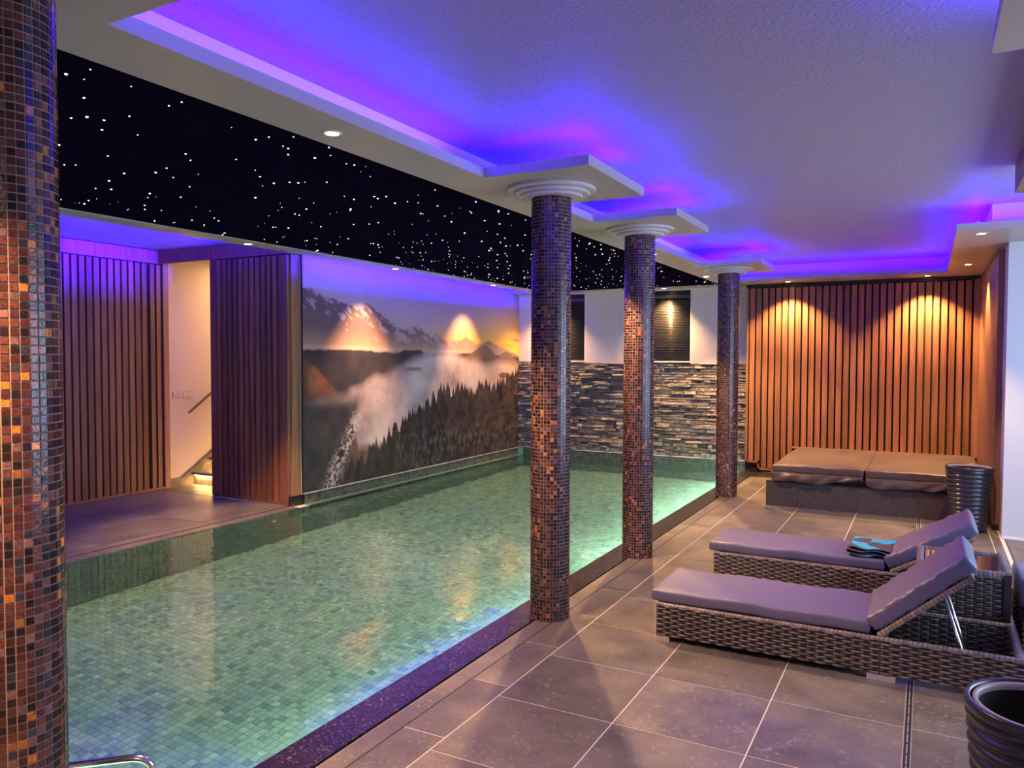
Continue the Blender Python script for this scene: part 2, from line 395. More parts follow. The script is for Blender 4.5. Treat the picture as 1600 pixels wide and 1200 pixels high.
for i in range(nx+1):
    for j in range(ny+1):
        x = PX0+i*TP; y = PY0+j*TP
        if y+TP > PY1+.01 or x+TP > PX1+.01: continue
        q = pj(x, y, -.55)
        if q[1] < 1190 and q[0] > 115 and q[0] < 1000 and q[2] > 0: near.append((q[2], x, y))
        else: rest.box(x+.0015, x+TP-.0015, y+.0015, y+TP-.0015, PZ-.006, PZ, poolcol(), skip=('b',))
near.sort()
pm = []
for k in range(14):
    c = poolcol(); pm.append(MB().box(-.0235, .0235, -.0235, .0235, -.006, 0, c).mesh('pool_tile', M['pooltile']))
for d, x, y in near[:290]: shared('pool_tile', random.choice(pm), pool, (x+TP/2, y+TP/2, PZ))
for d, x, y in near[290:]: rest.box(x+.0015, x+TP-.0015, y+.0015, y+TP-.0015, PZ-.006, PZ, poolcol(), skip=('b',))
nz = 24
for i in range(nx+1):
    x = PX0+i*TP
    if x+TP > XR+.02: continue
    for k in range(-nz, 2+1):
        z = k*TP-.016
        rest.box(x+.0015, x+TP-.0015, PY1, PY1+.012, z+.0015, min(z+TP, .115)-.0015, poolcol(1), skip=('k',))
while x+TP < XR-.02:
    x += TP
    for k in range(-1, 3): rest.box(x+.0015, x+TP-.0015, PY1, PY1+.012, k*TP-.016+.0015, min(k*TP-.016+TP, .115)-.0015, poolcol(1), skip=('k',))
for j in range(ny+1):
    y = PY0+j*TP
    if y+TP > PY1+.01: continue
    for k in range(-nz, 0):
        z = k*TP-.016
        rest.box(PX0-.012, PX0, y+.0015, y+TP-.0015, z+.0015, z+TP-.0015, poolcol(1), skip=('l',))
    if y > 6.27:
        for k in range(0, 3):
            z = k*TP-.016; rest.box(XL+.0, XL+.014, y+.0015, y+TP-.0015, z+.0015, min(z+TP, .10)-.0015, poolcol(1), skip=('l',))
r_ = rest.build('mosaic_field', M['pooltile'], pool); r_['kind'] = 'stuff'
# shallow ledge behind the left water line beside the mural
MB().box(XL-.02, PX0, 6.27, PY1, -.20, -.05).build('ledge', M['marble'], pool)
# band wall below the mural and its corner block
MB().box(XL-.06, XL-.001, 6.1, YF, -.2, .10).build('mural_plinth', M['marble'], pool)
MB().box(XL-.06, XL+.022, 6.272, YF, .10, .112).build('ledge_trim', M['alu'], pool)
MB().box(XL, XR+.02, YF-.03, YF+.05, .115, .128).build('ledge_trim', M['whiteled'], pool)
# dark polished overflow strip on the right, in stones of 1.2 m
y = -.2
while y < 10.95:
    MB().box(PX1-.012, XR+.0, y+.0015, min(y+1.62, 11.27)-.0015, -.06, -.003).build('marble_slab', M['marble'], pool); y += 1.62
MB().box(XR, XR+.018, -.5, 10.6, -.2, -.10).build('gutter', M['darkback'], pool)
# underwater lamps set in the right-hand wall
for i, yy in enumerate((1.2, 3.2, 5.2, 7.2, 9.2, 10.6)):
    a = area('pool_lamp', (PX1-.02, yy, -.32), (0, math.radians(-35), 0), .18, 1.1, (.78, 1, .84), P_POOL*(1.9 if yy > 6 else 1), None)
# ------------------------------------------------------------------ water
wm = MB(); wx = np.linspace(XL+.12, XR+.002, 14); wy = np.linspace(-.6, YF-.002, 30)
wm.add([(XL+.12, PY0-.01, -.008), (PX1-.010, PY0-.01, -.008), (PX1-.010, PY1+.0, -.008), (XL+.016, PY1, -.008), (XL+.016, 6.272, -.008), (XL+.12, 6.272, -.008)], [(0, 1, 2, 3, 4, 5)])
wo = wm.build('pool_water', M['water']); wo['kind'] = 'stuff'; wo['label'] = 'clear greenish water filling the long indoor swimming pool'; wo['category'] = 'water'

# ------------------------------------------------------------------ walls
def wall(name, *b, mat='plaster'):
    return struct(MB().box(*b).build(name, M[mat]))
wall('wall_back', -8.8, 3.2, -2.65, -2.5, -.1, 3.0)
# right wall with the big bay window
wr = MB()
wr.box(2.6, 2.75, -2.5, 3.2, 0, 3); wr.box(2.6, 2.75, 7.2, 8.5, 0, 3); wr.box(2.6, 2.75, 3.2, 7.2, 0, .55); wr.box(2.6, 2.75, 3.2, 7.2, 2.35, 3)
struct(wr.build('wall_right', M['plaster']))
w3 = MB()
for yy in (3.2, 4.53, 5.86, 7.15): w3.box(2.6, 2.66, yy, yy+.05, .55, 2.35)
w3.box(2.6, 2.66, 3.2, 7.2, .55, .6); w3.box(2.6, 2.66, 3.2, 7.2, 2.3, 2.35)
struct(w3.build('window_3', M['skirt']))
# white pier / far wall of the bay, with its baseboard
wall('wall_bay', .61, 2.75, 8.05, 8.39, 0, 2.9, mat='pier')
struct(MB().box(.612, 2.6, 8.036, 8.05, 0, .016).build('baseboard_bay', M['skirt']))
# return wall of timber beside the spa
wr2 = MB().box(.56, .62, 8.39, 11.2, .06, 2.60); struct(wr2.build('wall_right_return', M['wood_trim']))
struct(MB().box(.555, .612, 8.40, 11.2, 0, .06).build('baseboard_right', M['blackplinth']))
# far stone wall: white plaster above, recesses for the windows
wf = MB()
wf.box(XL-.3, -5.42, YF, YF+.3, 1.52, 2.9); wf.box(-4.79, -3.71, YF, YF+.3, 1.50, 2.9); wf.box(-3.10, -2.2, YF, YF+.3, 1.50, 2.9)
wf.box(-5.42, -4.79, YF, YF+.3, 2.60, 2.9); wf.box(-3.71, -3.10, YF, YF+.3, 2.60, 2.9)
wf.box(-5.42, -4.79, YF+.2, YF+.3, 1.5, 2.62); wf.box(-3.71, -3.10, YF+.2, YF+.3, 1.5, 2.62)
wfo = struct(wf.build('wall_far', M['plaster'])); bevel(wfo, .012, 3)
# stacked stones below
st = struct(MB().box(XL-.02, -2.2, YF+.02, YF+.3, .12, 1.505).build('wall_far_stone', M['stoneback']))
stones = []
z = .128
while z < 1.50:
    h = random.choice((.028, .036, .044, .055, .065)); h = min(h, 1.515-z)
    if h < .015: break
    x = XL+.02-random.random()*.2
    while x < -2.2:
        l = random.choice((.07, .11, .16, .22, .30))*random.uniform(.8, 1.3)
        x0 = max(x, XL-.0); x1 = min(x+l, -2.2)
        if x1-x0 > .03:
            under = (-3.74 < (x0+x1)/2 < -3.07 or (x0+x1)/2 < -4.76) and z > 1.2
            stones.append((x0, x1, z, z+h, .02 if under else random.choice((.02, .03, .045, .06, .075))))
        x += l
    z += h
def stone_mb(x0, x1, z0, z1, d):
    j = lambda s=.004: random.uniform(-s, s); g = .0018
    yb = YF+.02; y0 = YF+.02-d
    a = min(.012, (z1-z0)*.3)
    B = [(x0+g, yb, z0+g), (x1-g, yb, z0+g), (x1-g, yb, z1-g), (x0+g, yb, z1-g)]
    Mv = [(x0+g+j(), y0+.008+j(), z0+g+j(.003)), (x1-g+j(), y0+.008+j(), z0+g+j(.003)), (x1-g+j(), y0+.012+j(.008), z1-g+j(.003)), (x0+g+j(), y0+.012+j(.008), z1-g+j(.003))]
    xm = (x0+x1)/2+j(.02)
    Fv = [(x0+a+j(), y0+j(.008), z0+a+j(.003)), (xm, y0-.004+j(.01), z0+a+j()), (x1-a+j(), y0+j(.008), z0+a+j(.003)), (x1-a+j(), y0+.006+j(.01), z1-a+j(.003)), (xm+j(.01), y0+j(.01), z1-a+j(.004)), (x0+a+j(), y0+.006+j(.01), z1-a+j(.003))]
    vs = B+Mv+Fv
    fs = [(0, 1, 5, 4), (1, 2, 6, 5), (2, 3, 7, 6), (3, 0, 4, 7), (4, 5, 10, 9, 8), (5, 6, 11, 10), (6, 7, 13, 12, 11), (7, 4, 8, 13), (8, 9, 12, 13), (9, 10, 11, 12)]
    return vs, fs
def hidden(x, z):
    px = pj(x, YF, z)[0]; return px < 825 or 828 < px < 886 or 968 < px < 1016 or 1118 < px < 1150
vis = sorted([s for s in stones if not hidden((s[0]+s[1])/2, s[2])], key=lambda s: -(s[1]-s[0])*(s[3]-s[2]))[:290]
vs_ = set(id(s) for s in vis); rs = MB()
for s in stones:
    v, f = stone_mb(*s)
    if id(s) in vs_: MB().add(v, f).build('stone', M['stone'], st)
    else: rs.add(v, f)
r_ = rs.build('stone_rubble', M['stone'], st); r_['kind'] = 'stuff'

# windows with venetian blinds
def window(name, x0, x1):
    o = struct(MB().box(x0, x1, YF+.12, YF+.16, 1.55, 2.6).build(name, simple('night_glass', (.004, .005, .012), .05)))
    fr = MB(); fr.box(x0, x0+.02, YF+.05, YF+.13, 1.55, 2.6); fr.box(x1-.02, x1, YF+.05, YF+.13, 1.55, 2.6); fr.box(x0, x1, YF+.05, YF+.13, 2.5, 2.6)
    fr.build('window_frame', M['blackplinth'], o)
    MB().box(x0, x1, YF-.01, YF+.15, 1.525, 1.548).build('window_sill', M['whiteled'], o)
    MB().box(x0+.015, x1-.015, YF+.0, YF+.05, 2.48, 2.53).build('blind_headrail', M['blind'], o)
    sl = MB(); z = 1.565
    while z < 2.47:
        # tilted curved slat
        v = []; 
        for q in range(4):
            t = q/3; v += [(x0+.02, YF+.005+.030*t, z+.016*t+.004*math.sin(PI*t)), (x1-.02, YF+.005+.030*t, z+.016*t+.004*math.sin(PI*t))]
        v = [(a, b, c) for a, b, c in v]; sl.add(v, [(0, 1, 3, 2), (2, 3, 5, 4), (4, 5, 7, 6)]); z += .0245
    b = sl.build('blind_slats', M['blind'], o, smooth=True); b['kind'] = 'stuff'
    sm = b.modifiers.new('t', 'SOLIDIFY'); sm.thickness = .0012
window('window_1', -5.42, -4.79); window('window_2', -3.71, -3.10)

# ------------------------------------------------------------------ slatted walls
def slat(parent, *b): 
    return MB().box(*b).build('slat', M['wood'], parent)
# far slatted wall, y = 11.1
YS = 11.12
sw = MB().box(-2.25, .62, YS+.03, YS+.2, 0, ZS+.3); sw = struct(sw.build('wall_far_slatted', M['darkback']))
x = -2.20; i = 0
while x < .50:
    zb = .155 if x < -2.08 else .065
    if x > -1.58: zb = .385
    slat(sw, x, min(x+.0645, .52), YS, YS+.03, zb, 2.565); x += .0868
t_ = MB(); t_.box(-2.245, -2.215, YS-.015, YS+.03, .125, 2.56); t_.box(-2.245, -2.05, YS-.015, YS+.03, .125, .152); t_.box(-2.075, -2.05, YS-.015, YS+.03, .03, .152)
t_.box(-2.075, -1.6, YS-.015, YS+.03, .03, .058)
t_.build('edge_trim', M['wood_trim'], sw)
MB().box(-1.62, .56, YS-.03, YS+.03, .362, .382).build('edge_trim', M['wood_trim'], sw)
MB().box(.50, .56, YS-.03, YS+.03, .385, 2.58).build('corner_post', M['wood_trim'], sw)
MB().box(-2.25, .56, YS-.02, YS+.03, 2.575, 2.62).build('head_rail', M['blackplinth'], sw)
MB().box(-2.2, .6, 10.56, YS+.03, -.1, -.002).build('plinth_strip', M['blackplinth'], sw)
# left side: panel facing the pool at x = -8.05
XP = -8.05
wl = struct(MB().box(XP-.12, XP-.035, -2.5, 6.22, 0, 2.9).build('wall_left', M['darkback']))
y = 1.2
while y < 5.93:
    slat(wl, XP-.035, XP, y, y+.060, .03, 2.68); y += .0835
for y in (6.0, 6.083): slat(wl, XP-.05, XP-.02, y, y+.055, .03, 2.68)
MB().box(XP-.12, XP-.005, 6.165, 6.235, 0, 2.70).build('door_jamb', M['wood_trim'], wl)
MB().box(XP-.035, XP+.005, -2.4, 5.97, .004, .03).build('bottom_rail', M['wood_trim'], wl)
MB().box(XP-.05, XP-.01, 5.97, 6.17, .004, .03).build('bottom_rail', M['wood_trim'], wl)
MB().box(XP-.03, XP+.02, -2.4, 6.12, 2.69, 2.84).build('head_rail', M['wood'], wl)
# panel at y = 6.1 right of the doorway
YPn = 6.10
wd = struct(MB().box(-7.2, -6.0, YPn+.035, YPn+.16, 0, 2.9).build('wall_left_return', M['darkback']))
x = -7.195
slat(wd, -7.20, -7.10, YPn+.02, YPn+.05, .015, 2.69)
x = -7.07
while x < -6.10:
    slat(wd, x, x+.060, YPn, YPn+.035, .035, 2.68); x += .0855
slat(wd, -6.085, -5.995, YPn-.01, YPn+.035, .02, 2.68)
MB().box(-7.08, -5.995, YPn-.008, YPn+.03, .006, .035).build('bottom_rail', M['wood'], wd)
MB().box(-8.05, -5.96, YPn-.02, YPn+.035, 2.69, 2.84).build('head_rail', M['wood'], wd)
MB().box(-6.03, -5.975, YPn+.16-.125, 6.262, .10, 2.69).build('end_board', M['wood_trim'], wd)
MB().box(-6.03, -5.968, YPn+.03, 6.27, -.1, .10).build('plinth', M['blackplinth'], wd)
# wall behind mural
wall('wall_pool_left', -6.3, -5.966, 6.262, YF+.3, .10, 2.9)
wall('wall_hall_left', -8.4, -8.1, 6.22, 9.8, 0, 2.9, mat='doorwall')
wall('wall_hall_right', -7.12, -7.0, 6.26, 9.8, 0, 2.9, mat='doorwall')
wall('wall_hall_end', -8.4, -7.0, 9.7, 9.8, 0, 2.9, mat='doorwall')
wall('wall_outer_left', -9.2, -8.4, -2.5, 9.8, -.1, 3.0)

# ------------------------------------------------------------------ hall: stairs, handrail, switches
stt = empty('staircase', (-7.66, 6.56, 0)); tag(stt, 'dark stone stairs with warm lit nosings seen through the doorway', 'stairs')
for k in range(7):
    y0 = 6.56+k*.27; zt = .155*(k+1)
    wpart(MB().box(-8.06, -7.135, y0+.02, y0+.32, 0, zt-.03), 'riser', M['hallstone'], stt)
    td_ = wpart(MB().box(-8.06, -7.135, y0-.012, y0+.30, zt-.03, zt), 'tread', M['hallstone'], stt)
    wpart(MB().box(-8.04, -7.14, y0+.002, y0+.016, zt-.040, zt-.031), 'led_strip', M['warmled'], stt).parent = td_
    area('stair_led', (-7.6, y0+.005, zt-.046), (0, 0, 0), .85, .012, (1, .56, .16), 5)
sk = MB(); sk.prism([(0, 0)], 0, 0) if False else None
pts = [(6.22, 0), (6.22, .105), (6.42, .105), (8.6, 1.50), (8.6, 0)]
v = [(-8.097, a, b) for a, b in pts]+[(-8.065, a, b) for a, b in pts]; n = len(pts)
wpart(MB().add(v, [(i, (i+1) % n, n+(i+1) % n, n+i) for i in range(n)]+[tuple(range(n-1, -1, -1)), tuple(range(n, 2*n))]), 'stringer', M['hallstone'], stt)
hr = MB().tube([(-8.045, 6.50, .90), (-8.045, 8.4, 2.19)], .016, 10).build('stair_handrail', simple('dark_rail', (.12, .07, .05), .4))
tag(hr, 'slim metal handrail sloping up the lit stair wall', 'handrail')
sp_ = empty('switch_panel', (-8.1, 6.45, 1.13)); tag(sp_, 'row of flat square light switches on the lit stair wall', 'switch')
pl_ = wpart(MB().box(-8.1, -8.092, 6.31, 6.60, 1.09, 1.17), 'plate', M['switch'], sp_)
for k in range(4): wpart(MB().box(-8.093, -8.088, 6.318+k*.07, 6.318+k*.07+.058, 1.10, 1.16), 'rocker', M['doorwall'], sp_).parent = pl_
area('hall_ceiling_light', (-7.6, 7.6, 2.78), (0, 0, 0), .6, 1.2, (1, .52, .22), P_HALL)

# ------------------------------------------------------------------ mural
def fbm(x, y, oc=5, seed=0, gain=.55):
    out = np.zeros_like(x); a = 1; tot = 0
    r = np.random.default_rng(seed)
    for o in range(oc):
        g = r.random((64, 64)); xx = x*(2**o); yy = y*(2**o)
        xi = np.floor(xx).astype(int); yi = np.floor(yy).astype(int); fx = xx-xi; fy = yy-yi
        fx = fx*fx*(3-2*fx); fy = fy*fy*(3-2*fy)
        v = (g[xi % 64, yi % 64]*(1-fx)+g[(xi+1) % 64, yi % 64]*fx)*(1-fy)+(g[xi % 64, (yi+1) % 64]*(1-fx)+g[(xi+1) % 64, (yi+1) % 64]*fx)*fy
        out += a*v; tot += a; a *= gain
    return out/tot
def mural_colors(s, t):
    A = np.array
    def ramp(v, xs, cs):
        cs = A(cs, float); return np.stack([np.interp(v, xs, cs[:, i]) for i in range(3)], -1)
    def mixc(c, d, m): m = np.clip(m, 0, 1)[..., None]; return c*(1-m)+d*m
    def line(P): P = A(P); return np.interp(s, P[:, 0], P[:, 1])
    sm = lambda v, w: np.clip(v/w+.5, 0, 1)
    n1 = fbm(s*9+3, t*5, 6, 1); n2 = fbm(s*30, t*16, 5, 2); n3 = fbm(s*60, t*34, 4, 3)
    # sky: lilac to warm orange at the right horizon
    sky = ramp(t, [.5, .62, .75, 1.0], [(.85, .42, .12), (.62, .33, .20), (.42, .30, .38), (.20, .17, .34)])
    sunny = np.exp(-(((s-1.03)/.42)**2+((t-.62)/.20)**2)); sky = mixc(sky, A((1.0, .50, .04))*np.ones_like(sky), sunny*1.05)
    sky = mixc(sky, A((.60, .48, .56))*np.ones_like(sky), np.clip(1-s*1.7, 0, 1)*.8)
    cl = sm(fbm(s*6, t*40, 4, 9)-.62, .1)*np.exp(-((t-.66)/.03)**2)*(s > .6); sky = mixc(sky, A((.35, .20, .16))*np.ones_like(sky), cl)
    C = sky
    ridge = line([(0, .845), (.03, .85), (.056, .832), (.12, .81), (.15, .80), (.186, .797), (.214, .813), (.25, .78), (.283, .755), (.362, .70), (.39, .705), (.424, .728), (.45, .70), (.471, .688), (.493, .67), (.514, .684), (.55, .655), (.588, .650), (.646, .665), (.667, .683), (.70, .655), (.72, .64), (.77, .645), (.805, .662), (.86, .635), (.907, .615), (1.06, .55)])+(n2-.5)*.022
    far = sm(ridge-t, .006)
    mt = mixc(A((.13, .085, .11))*np.ones_like(C), A((.28, .16, .13))*np.ones_like(C), np.clip(s*1.2-.1, 0, 1)*.6+n1*.3)
    snow = sm(fbm(s*60+t*40, t*26-s*20, 5, 5)-.55-(ridge-.01-t)*1.5, .08)*(s < .62)
    mt = mixc(mt, A((.46, .38, .46))*np.ones_like(C), snow*.8)
    hz = np.exp(-((t-.615)/.05)**2); mt = mixc(mt, A((.55, .30, .20))*np.ones_like(C), hz*.55)
    C = mixc(C, mt, far)
    # valley haze band with glints
    C = mixc(C, A((.60, .38, .33))*np.ones_like(C), np.exp(-((t-.607+.02*s)/.012)**2)*(.5+.5*n2)*(s < .72))
    # dark plateau
    f1 = line([(0, .592), (.185, .596), (.33, .582), (.37, .60), (.44, .60), (.46, .575), (.52, .585), (.7, .585), (1.06, .56)])+(n3-.5)*.012
    fc = mixc(A((.028, .027, .042))*np.ones_like(C), A((.07, .055, .068))*np.ones_like(C), n2*1.2-.3)
    C = mixc(C, fc, sm(f1-t, .006))
    # rounded rocks at right
    rk = line([(0, .3), (.60, .3), (.622, .548), (.66, .565), (.71, .598), (.745, .625), (.774, .635), (.81, .615), (.84, .575), (.865, .56), (.88, .585), (.91, .60), (.94, .59), (.965, .555), (.985, .54), (1.0, .555), (1.06, .54)])+(n2-.5)*.012
    C = mixc(C, mixc(A((.11, .07, .06))*np.ones_like(C), A((.28, .14, .09))*np.ones_like(C), n2*1.5-.45), sm(rk-t, .005))
    # red-lit slope at far left
    C = mixc(C, mixc(A((.13, .045, .03))*np.ones_like(C), A((.42, .15, .07))*np.ones_like(C), n2*1.8-.6), sm(line([(0, .55), (.04, .52), (.09, .44), (.12, .40), (.2, .2)])-t, .02)*sm(t-.38, .08)*sm(.13-s, .03))
    # fog
    top = line([(0, .40), (.12, .40), (.20, .42), (.25, .47), (.282, .475), (.36, .52), (.418, .545), (.50, .575), (.572, .585), (.62, .57), (.70, .548), (.786, .528), (.86, .54), (.92, .52), (1.06, .49)])+(n1-.5)*.07
    bot = line([(0, .36), (.10, .36), (.15, .34), (.184, .16), (.3, .16), (.42, .20), (1.06, .36)])+(n1-.5)*.05
    m = sm(top-t, .05)*sm(t-bot, .05)
    fog = ramp(np.clip(fbm(s*12, t*7, 6, 21)*1.6-.35, 0, 1), [0, .5, 1], [(.27, .19, .22), (.50, .38, .40), (.74, .60, .60)])
    fog = mixc(fog, A((.72, .46, .32))*np.ones_like(C), np.clip((s-.65)*1.6, 0, .6))
    C = mixc(C, fog, m*np.clip(.5+s*2.2, 0, 1))
    # dark hole islands in the fog
    isl = np.exp(-(((s-.89)/.045)**2+((t-.455)/.025)**2)); C = mixc(C, A((.17, .10, .10))*np.ones_like(C), sm(isl+n2*.6-.85, .2))
    isl = np.exp(-(((s-.40)/.05)**2+((t-.505)/.012)**2)); C = mixc(C, A((.20, .14, .16))*np.ones_like(C), sm(isl+n2*.6-.85, .2)*.8)
    # spire in the middle of the fog
    C = mixc(C, A((.22, .15, .17))*np.ones_like(C), sm(.45-.06-t-np.abs(s-.557)*4.0+.045, .01)*sm(t-.40, .02)*.0+sm(.030-np.abs(t-.455)-np.abs(s-.60)*5, .006)*.7+sm(.02-np.abs(t-.425)*1-np.abs(s-.61)*.6, .01)*.5)
    # foreground forest with conifer tips
    base = line([(0, .0), (.10, .0), (.14, .03), (.183, .055), (.24, .10), (.282, .14), (.33, .19), (.389, .23), (.45, .28), (.508, .325), (.57, .35), (.639, .365), (.72, .355), (.825, .36), (.88, .38), (.95, .42), (1.06, .50)])
    tip = np.zeros_like(s)
    r = np.random.default_rng(4)
    for k in range(230):
        c = r.uniform(.10, 1.03); hgt = r.uniform(.015, .075)*(1 if r.random() > .2 else 1.3); w = hgt*r.uniform(.10, .16)
        tip = np.maximum(tip, hgt*(1-np.abs(s-c)/w))
    ff = base+np.clip(tip, 0, 1)+(n3-.5)*.02
    fcol = mixc(A((.018, .017, .024))*np.ones_like(C), A((.075, .055, .055))*np.ones_like(C), fbm(s*55, t*20, 4, 31)*1.6-.55)
    fcol = mixc(fcol, A((.20, .11, .075))*np.ones_like(C), np.clip((s-.6)*1.1, 0, .45)*sm(fbm(s*40, t*50, 3, 41)-.5, .2))
    bl = sm(fbm(s*150, t*40, 3, 51)-.60, .08)*sm(.20-t, .12)*(s > .33); fcol = mixc(fcol, A((.26, .19, .16))*np.ones_like(C), bl*.35)
    C = mixc(C, fcol, sm(ff-t, .005))
    # left dark slope and the white river
    lf = sm(.155+.06*(n1-.5)-s+.10*(t-.1), .03)*sm(.40-t+.0*s, .12); C = mixc(C, mixc(A((.018, .02, .032))*np.ones_like(C), A((.055, .05, .062))*np.ones_like(C), n2*1.5-.4), lf*.9)
    rv = np.exp(-((s-np.interp(t, [0, .1, .16, .24, .3], [.085, .11, .135, .165, .18]))/.022)**2)*sm(.30-t, .08)
    C = mixc(C, A((.55, .47, .50))*np.ones_like(C), np.clip(rv*sm(fbm(s*160, t*110, 4, 61)-.5, .12), 0, .85))
    return np.clip(C, 0, 1)
NS, NT = 620, 330
gs, gt = np.meshgrid(np.linspace(0, 1, NS), np.linspace(0, 1, NT))
MY0, MY1, MZ0, MZ1 = 6.275, YF-.003, .114, 2.74
vv = np.stack([np.full_like(gs, -5.950), MY0+gs*(MY1-MY0), MZ0+gt*(MZ1-MZ0)], -1).reshape(-1, 3)
idx = np.arange(NS*NT).reshape(NT, NS)
ff = np.stack([idx[:-1, :-1], idx[:-1, 1:], idx[1:, 1:], idx[1:, :-1]], -1).reshape(-1, 4)
me = bpy.data.meshes.new('mural'); me.vertices.add(len(vv)); me.vertices.foreach_set('co', vv.ravel())
me.loops.add(ff.size); me.loops.foreach_set('vertex_index', ff.ravel()); me.polygons.add(len(ff)); me.polygons.foreach_set('loop_start', np.arange(0, ff.size, 4)); me.polygons.foreach_set('loop_total', np.full(len(ff), 4))
me.update(); me.validate()
cc = mural_colors(gs, gt).reshape(-1, 3); at = me.color_attributes.new('Col', 'FLOAT_COLOR', 'POINT'); at.data.foreach_set('color', np.concatenate([cc, np.ones((len(cc), 1))], 1).astype(np.float32).ravel())
me.materials.append(M['mural'])
mu = empty('mural', (-5.955, 6.27, .11)); tag(mu, 'large wall mural of a misty mountain valley with fir forest at sunset', 'mural')
mo = bpy.data.objects.new('print', me); COL.objects.link(mo); mo.parent = mu; mo.location = -mu.location
wpart(MB().box(-5.962, -5.951, 6.27, YF, .112, 2.745), 'backing_board', M['plaster'], mu)
wpart(MB().box(-5.962, -5.945, 6.262, 6.274, .112, 2.745), 'edge_strip', M['blackplinth'], mu)

# ------------------------------------------------------------------ ceiling
struct(MB().box(-8.8, 3.2, -2.65, YF+.3, ZC, ZC+.12).build('ceiling', M['ceiling']))
TG = [(3.82, 4.72), (5.45, 6.36), (8.62, 9.50)]
poly = [(-2.565, -2.5), (2.6, -2.5), (2.6, 3.07), (.17, 3.07), (.17, 1.53), (-2.24, 1.53)]
for a, b in TG: poly += [(-2.24, a), (-1.60, a), (-1.60, b), (-2.24, b)]
poly += [(-2.24, 10.57), (.185, 10.57), (.185, 7.17), (2.6, 7.17), (2.6, 8.2), (.62, 8.4), (.62, YS+.04), (-2.565, YS+.04)]
poly[poly.index((2.6, 8.2))] = (2.6, 8.4)
sof = struct(MB().prism(poly, ZS, ZS+.055).build('ceiling_soffit', M['soffit']))
lst = struct(MB().box(-5.55, -5.33, -2.5, YF-.28, ZS, ZS+.055).build('ceiling_soffit_left', M['soffit']))
fst = struct(MB().box(-5.97, -2.25, YF-.28, YF, ZS, ZS+.055).build('ceiling_soffit_far', M['soffit']))
us = MB()
for b in ((-2.56, -2.50, 1.20, 10.95), (-2.50, .50, 10.89, 10.95), (.44, .50, 7.40, 10.89), (.50, 2.6, 7.40, 7.46), (-2.50, .50, 1.20, 1.26), (.44, .50, 1.26, 2.80), (.50, 2.6, 2.74, 2.80)):
    us.box(*b, ZS+.055, ZC)
us.build('cove_upstand', M['plaster'], sof)
MB().box(-5.45, -5.36, -2.5, YF-.28, ZS+.055, ZC).build('cove_upstand', M['plaster'], lst)
# led strips lying on the soffit edge, lighting the raised ceiling
inner = poly[2:6]; 
def ledseg(a, b, off, parent, pw=1.0, tilt=math.radians(4), spr=PI):
    a = Vector((*a, 0)); b = Vector((*b, 0)); d = b-a; ln = d.length; c = (a+b)/2+Vector((off[0], off[1], 0))
    rz = math.atan2(d.y, d.x)
    me_ = MB().box(-ln/2, ln/2, -.008, .008, -.004, .004).mesh('led_strip', M['led_off'])
    o = bpy.data.objects.new('led_strip', me_); COL.objects.link(o); o.parent = parent; o.location = (c.x, c.y, ZS+.060); o.rotation_euler = (0, 0, rz)
    # the strip is tilted outwards, away from the soffit
    ax_ = Vector((math.cos(rz), math.sin(rz), 0)); o_ = -Vector((off[0], off[1], 0)).normalized()
    dirn = (Vector((0, 0, 1))*math.cos(tilt)+o_*math.sin(tilt)).normalized()
    q = Matrix((ax_, (-dirn).cross(ax_), -dirn)).transposed().to_euler()
    area('led_light', (c.x, c.y, ZS+.074), q, ln, .015, LED, P_LED*ln*pw, spread=spr)
OF = .15
ledseg((2.5, 3.07), (.17, 3.07), (0, -OF), sof); ledseg((.17, 3.07), (.17, 1.53), (OF, 0), sof); ledseg((.17, 1.53), (-2.24, 1.53), (0, -OF), sof)
prev = (-2.24, 1.53)
for a, b in TG:
    ledseg(prev, (-2.24, a), (-OF, 0), sof); ledseg((-2.24, a), (-1.66, a), (0, OF), sof); ledseg((-1.60, a+.05), (-1.60, b-.05), (-OF, 0), sof); ledseg((-1.66, b), (-2.24, b), (0, -OF), sof); prev = (-2.24, b)
ledseg(prev, (-2.24, 10.57), (-OF, 0), sof); ledseg((-2.24, 10.57), (.185, 10.57), (0, OF), sof); ledseg((.185, 10.57), (.185, 7.17), (OF, 0), sof); ledseg((.185, 7.17), (2.5, 7.17), (0, OF), sof)
ledseg((-5.55, -1), (-5.55, 6.0), (.03, 0), lst, 3.2, math.radians(85), math.radians(34)); ledseg((-5.55, 6.3), (-5.55, 11.0), (.03, 0), lst, 1.45, math.radians(84))
# star ceiling
sc = struct(MB().box(-5.331, -2.563, -2.5, YF-.279, ZS+.012, ZS+.06).build('ceiling_star_panel', M['starcloth']))
stm = MB(); r = random.Random(5)
for k in range(620):
    x = r.uniform(-5.29, -2.6); y = r.uniform(-1, YF-.32); rad = r.choice((.0022, .0030, .0038, .0050, .0062)); n = 6
    vs = [(x+rad*math.cos(2*PI*i/n), y+rad*math.sin(2*PI*i/n), ZS+.0115) for i in range(n)]+[(x, y, ZS+.0115-rad*.7)]
    stm.add(vs, [((i+1) % n, i, n) for i in range(n)])
s_ = stm.build('star_light', M['star'], sc); s_['kind'] = 'stuff'
# timber blind box hanging at the right edge of the raised bay
tb = MB().box(.475, .62, 3.4, 5.96, ZC-.185, ZC-.002).build('ceiling_beam', M['wood']); struct(tb)

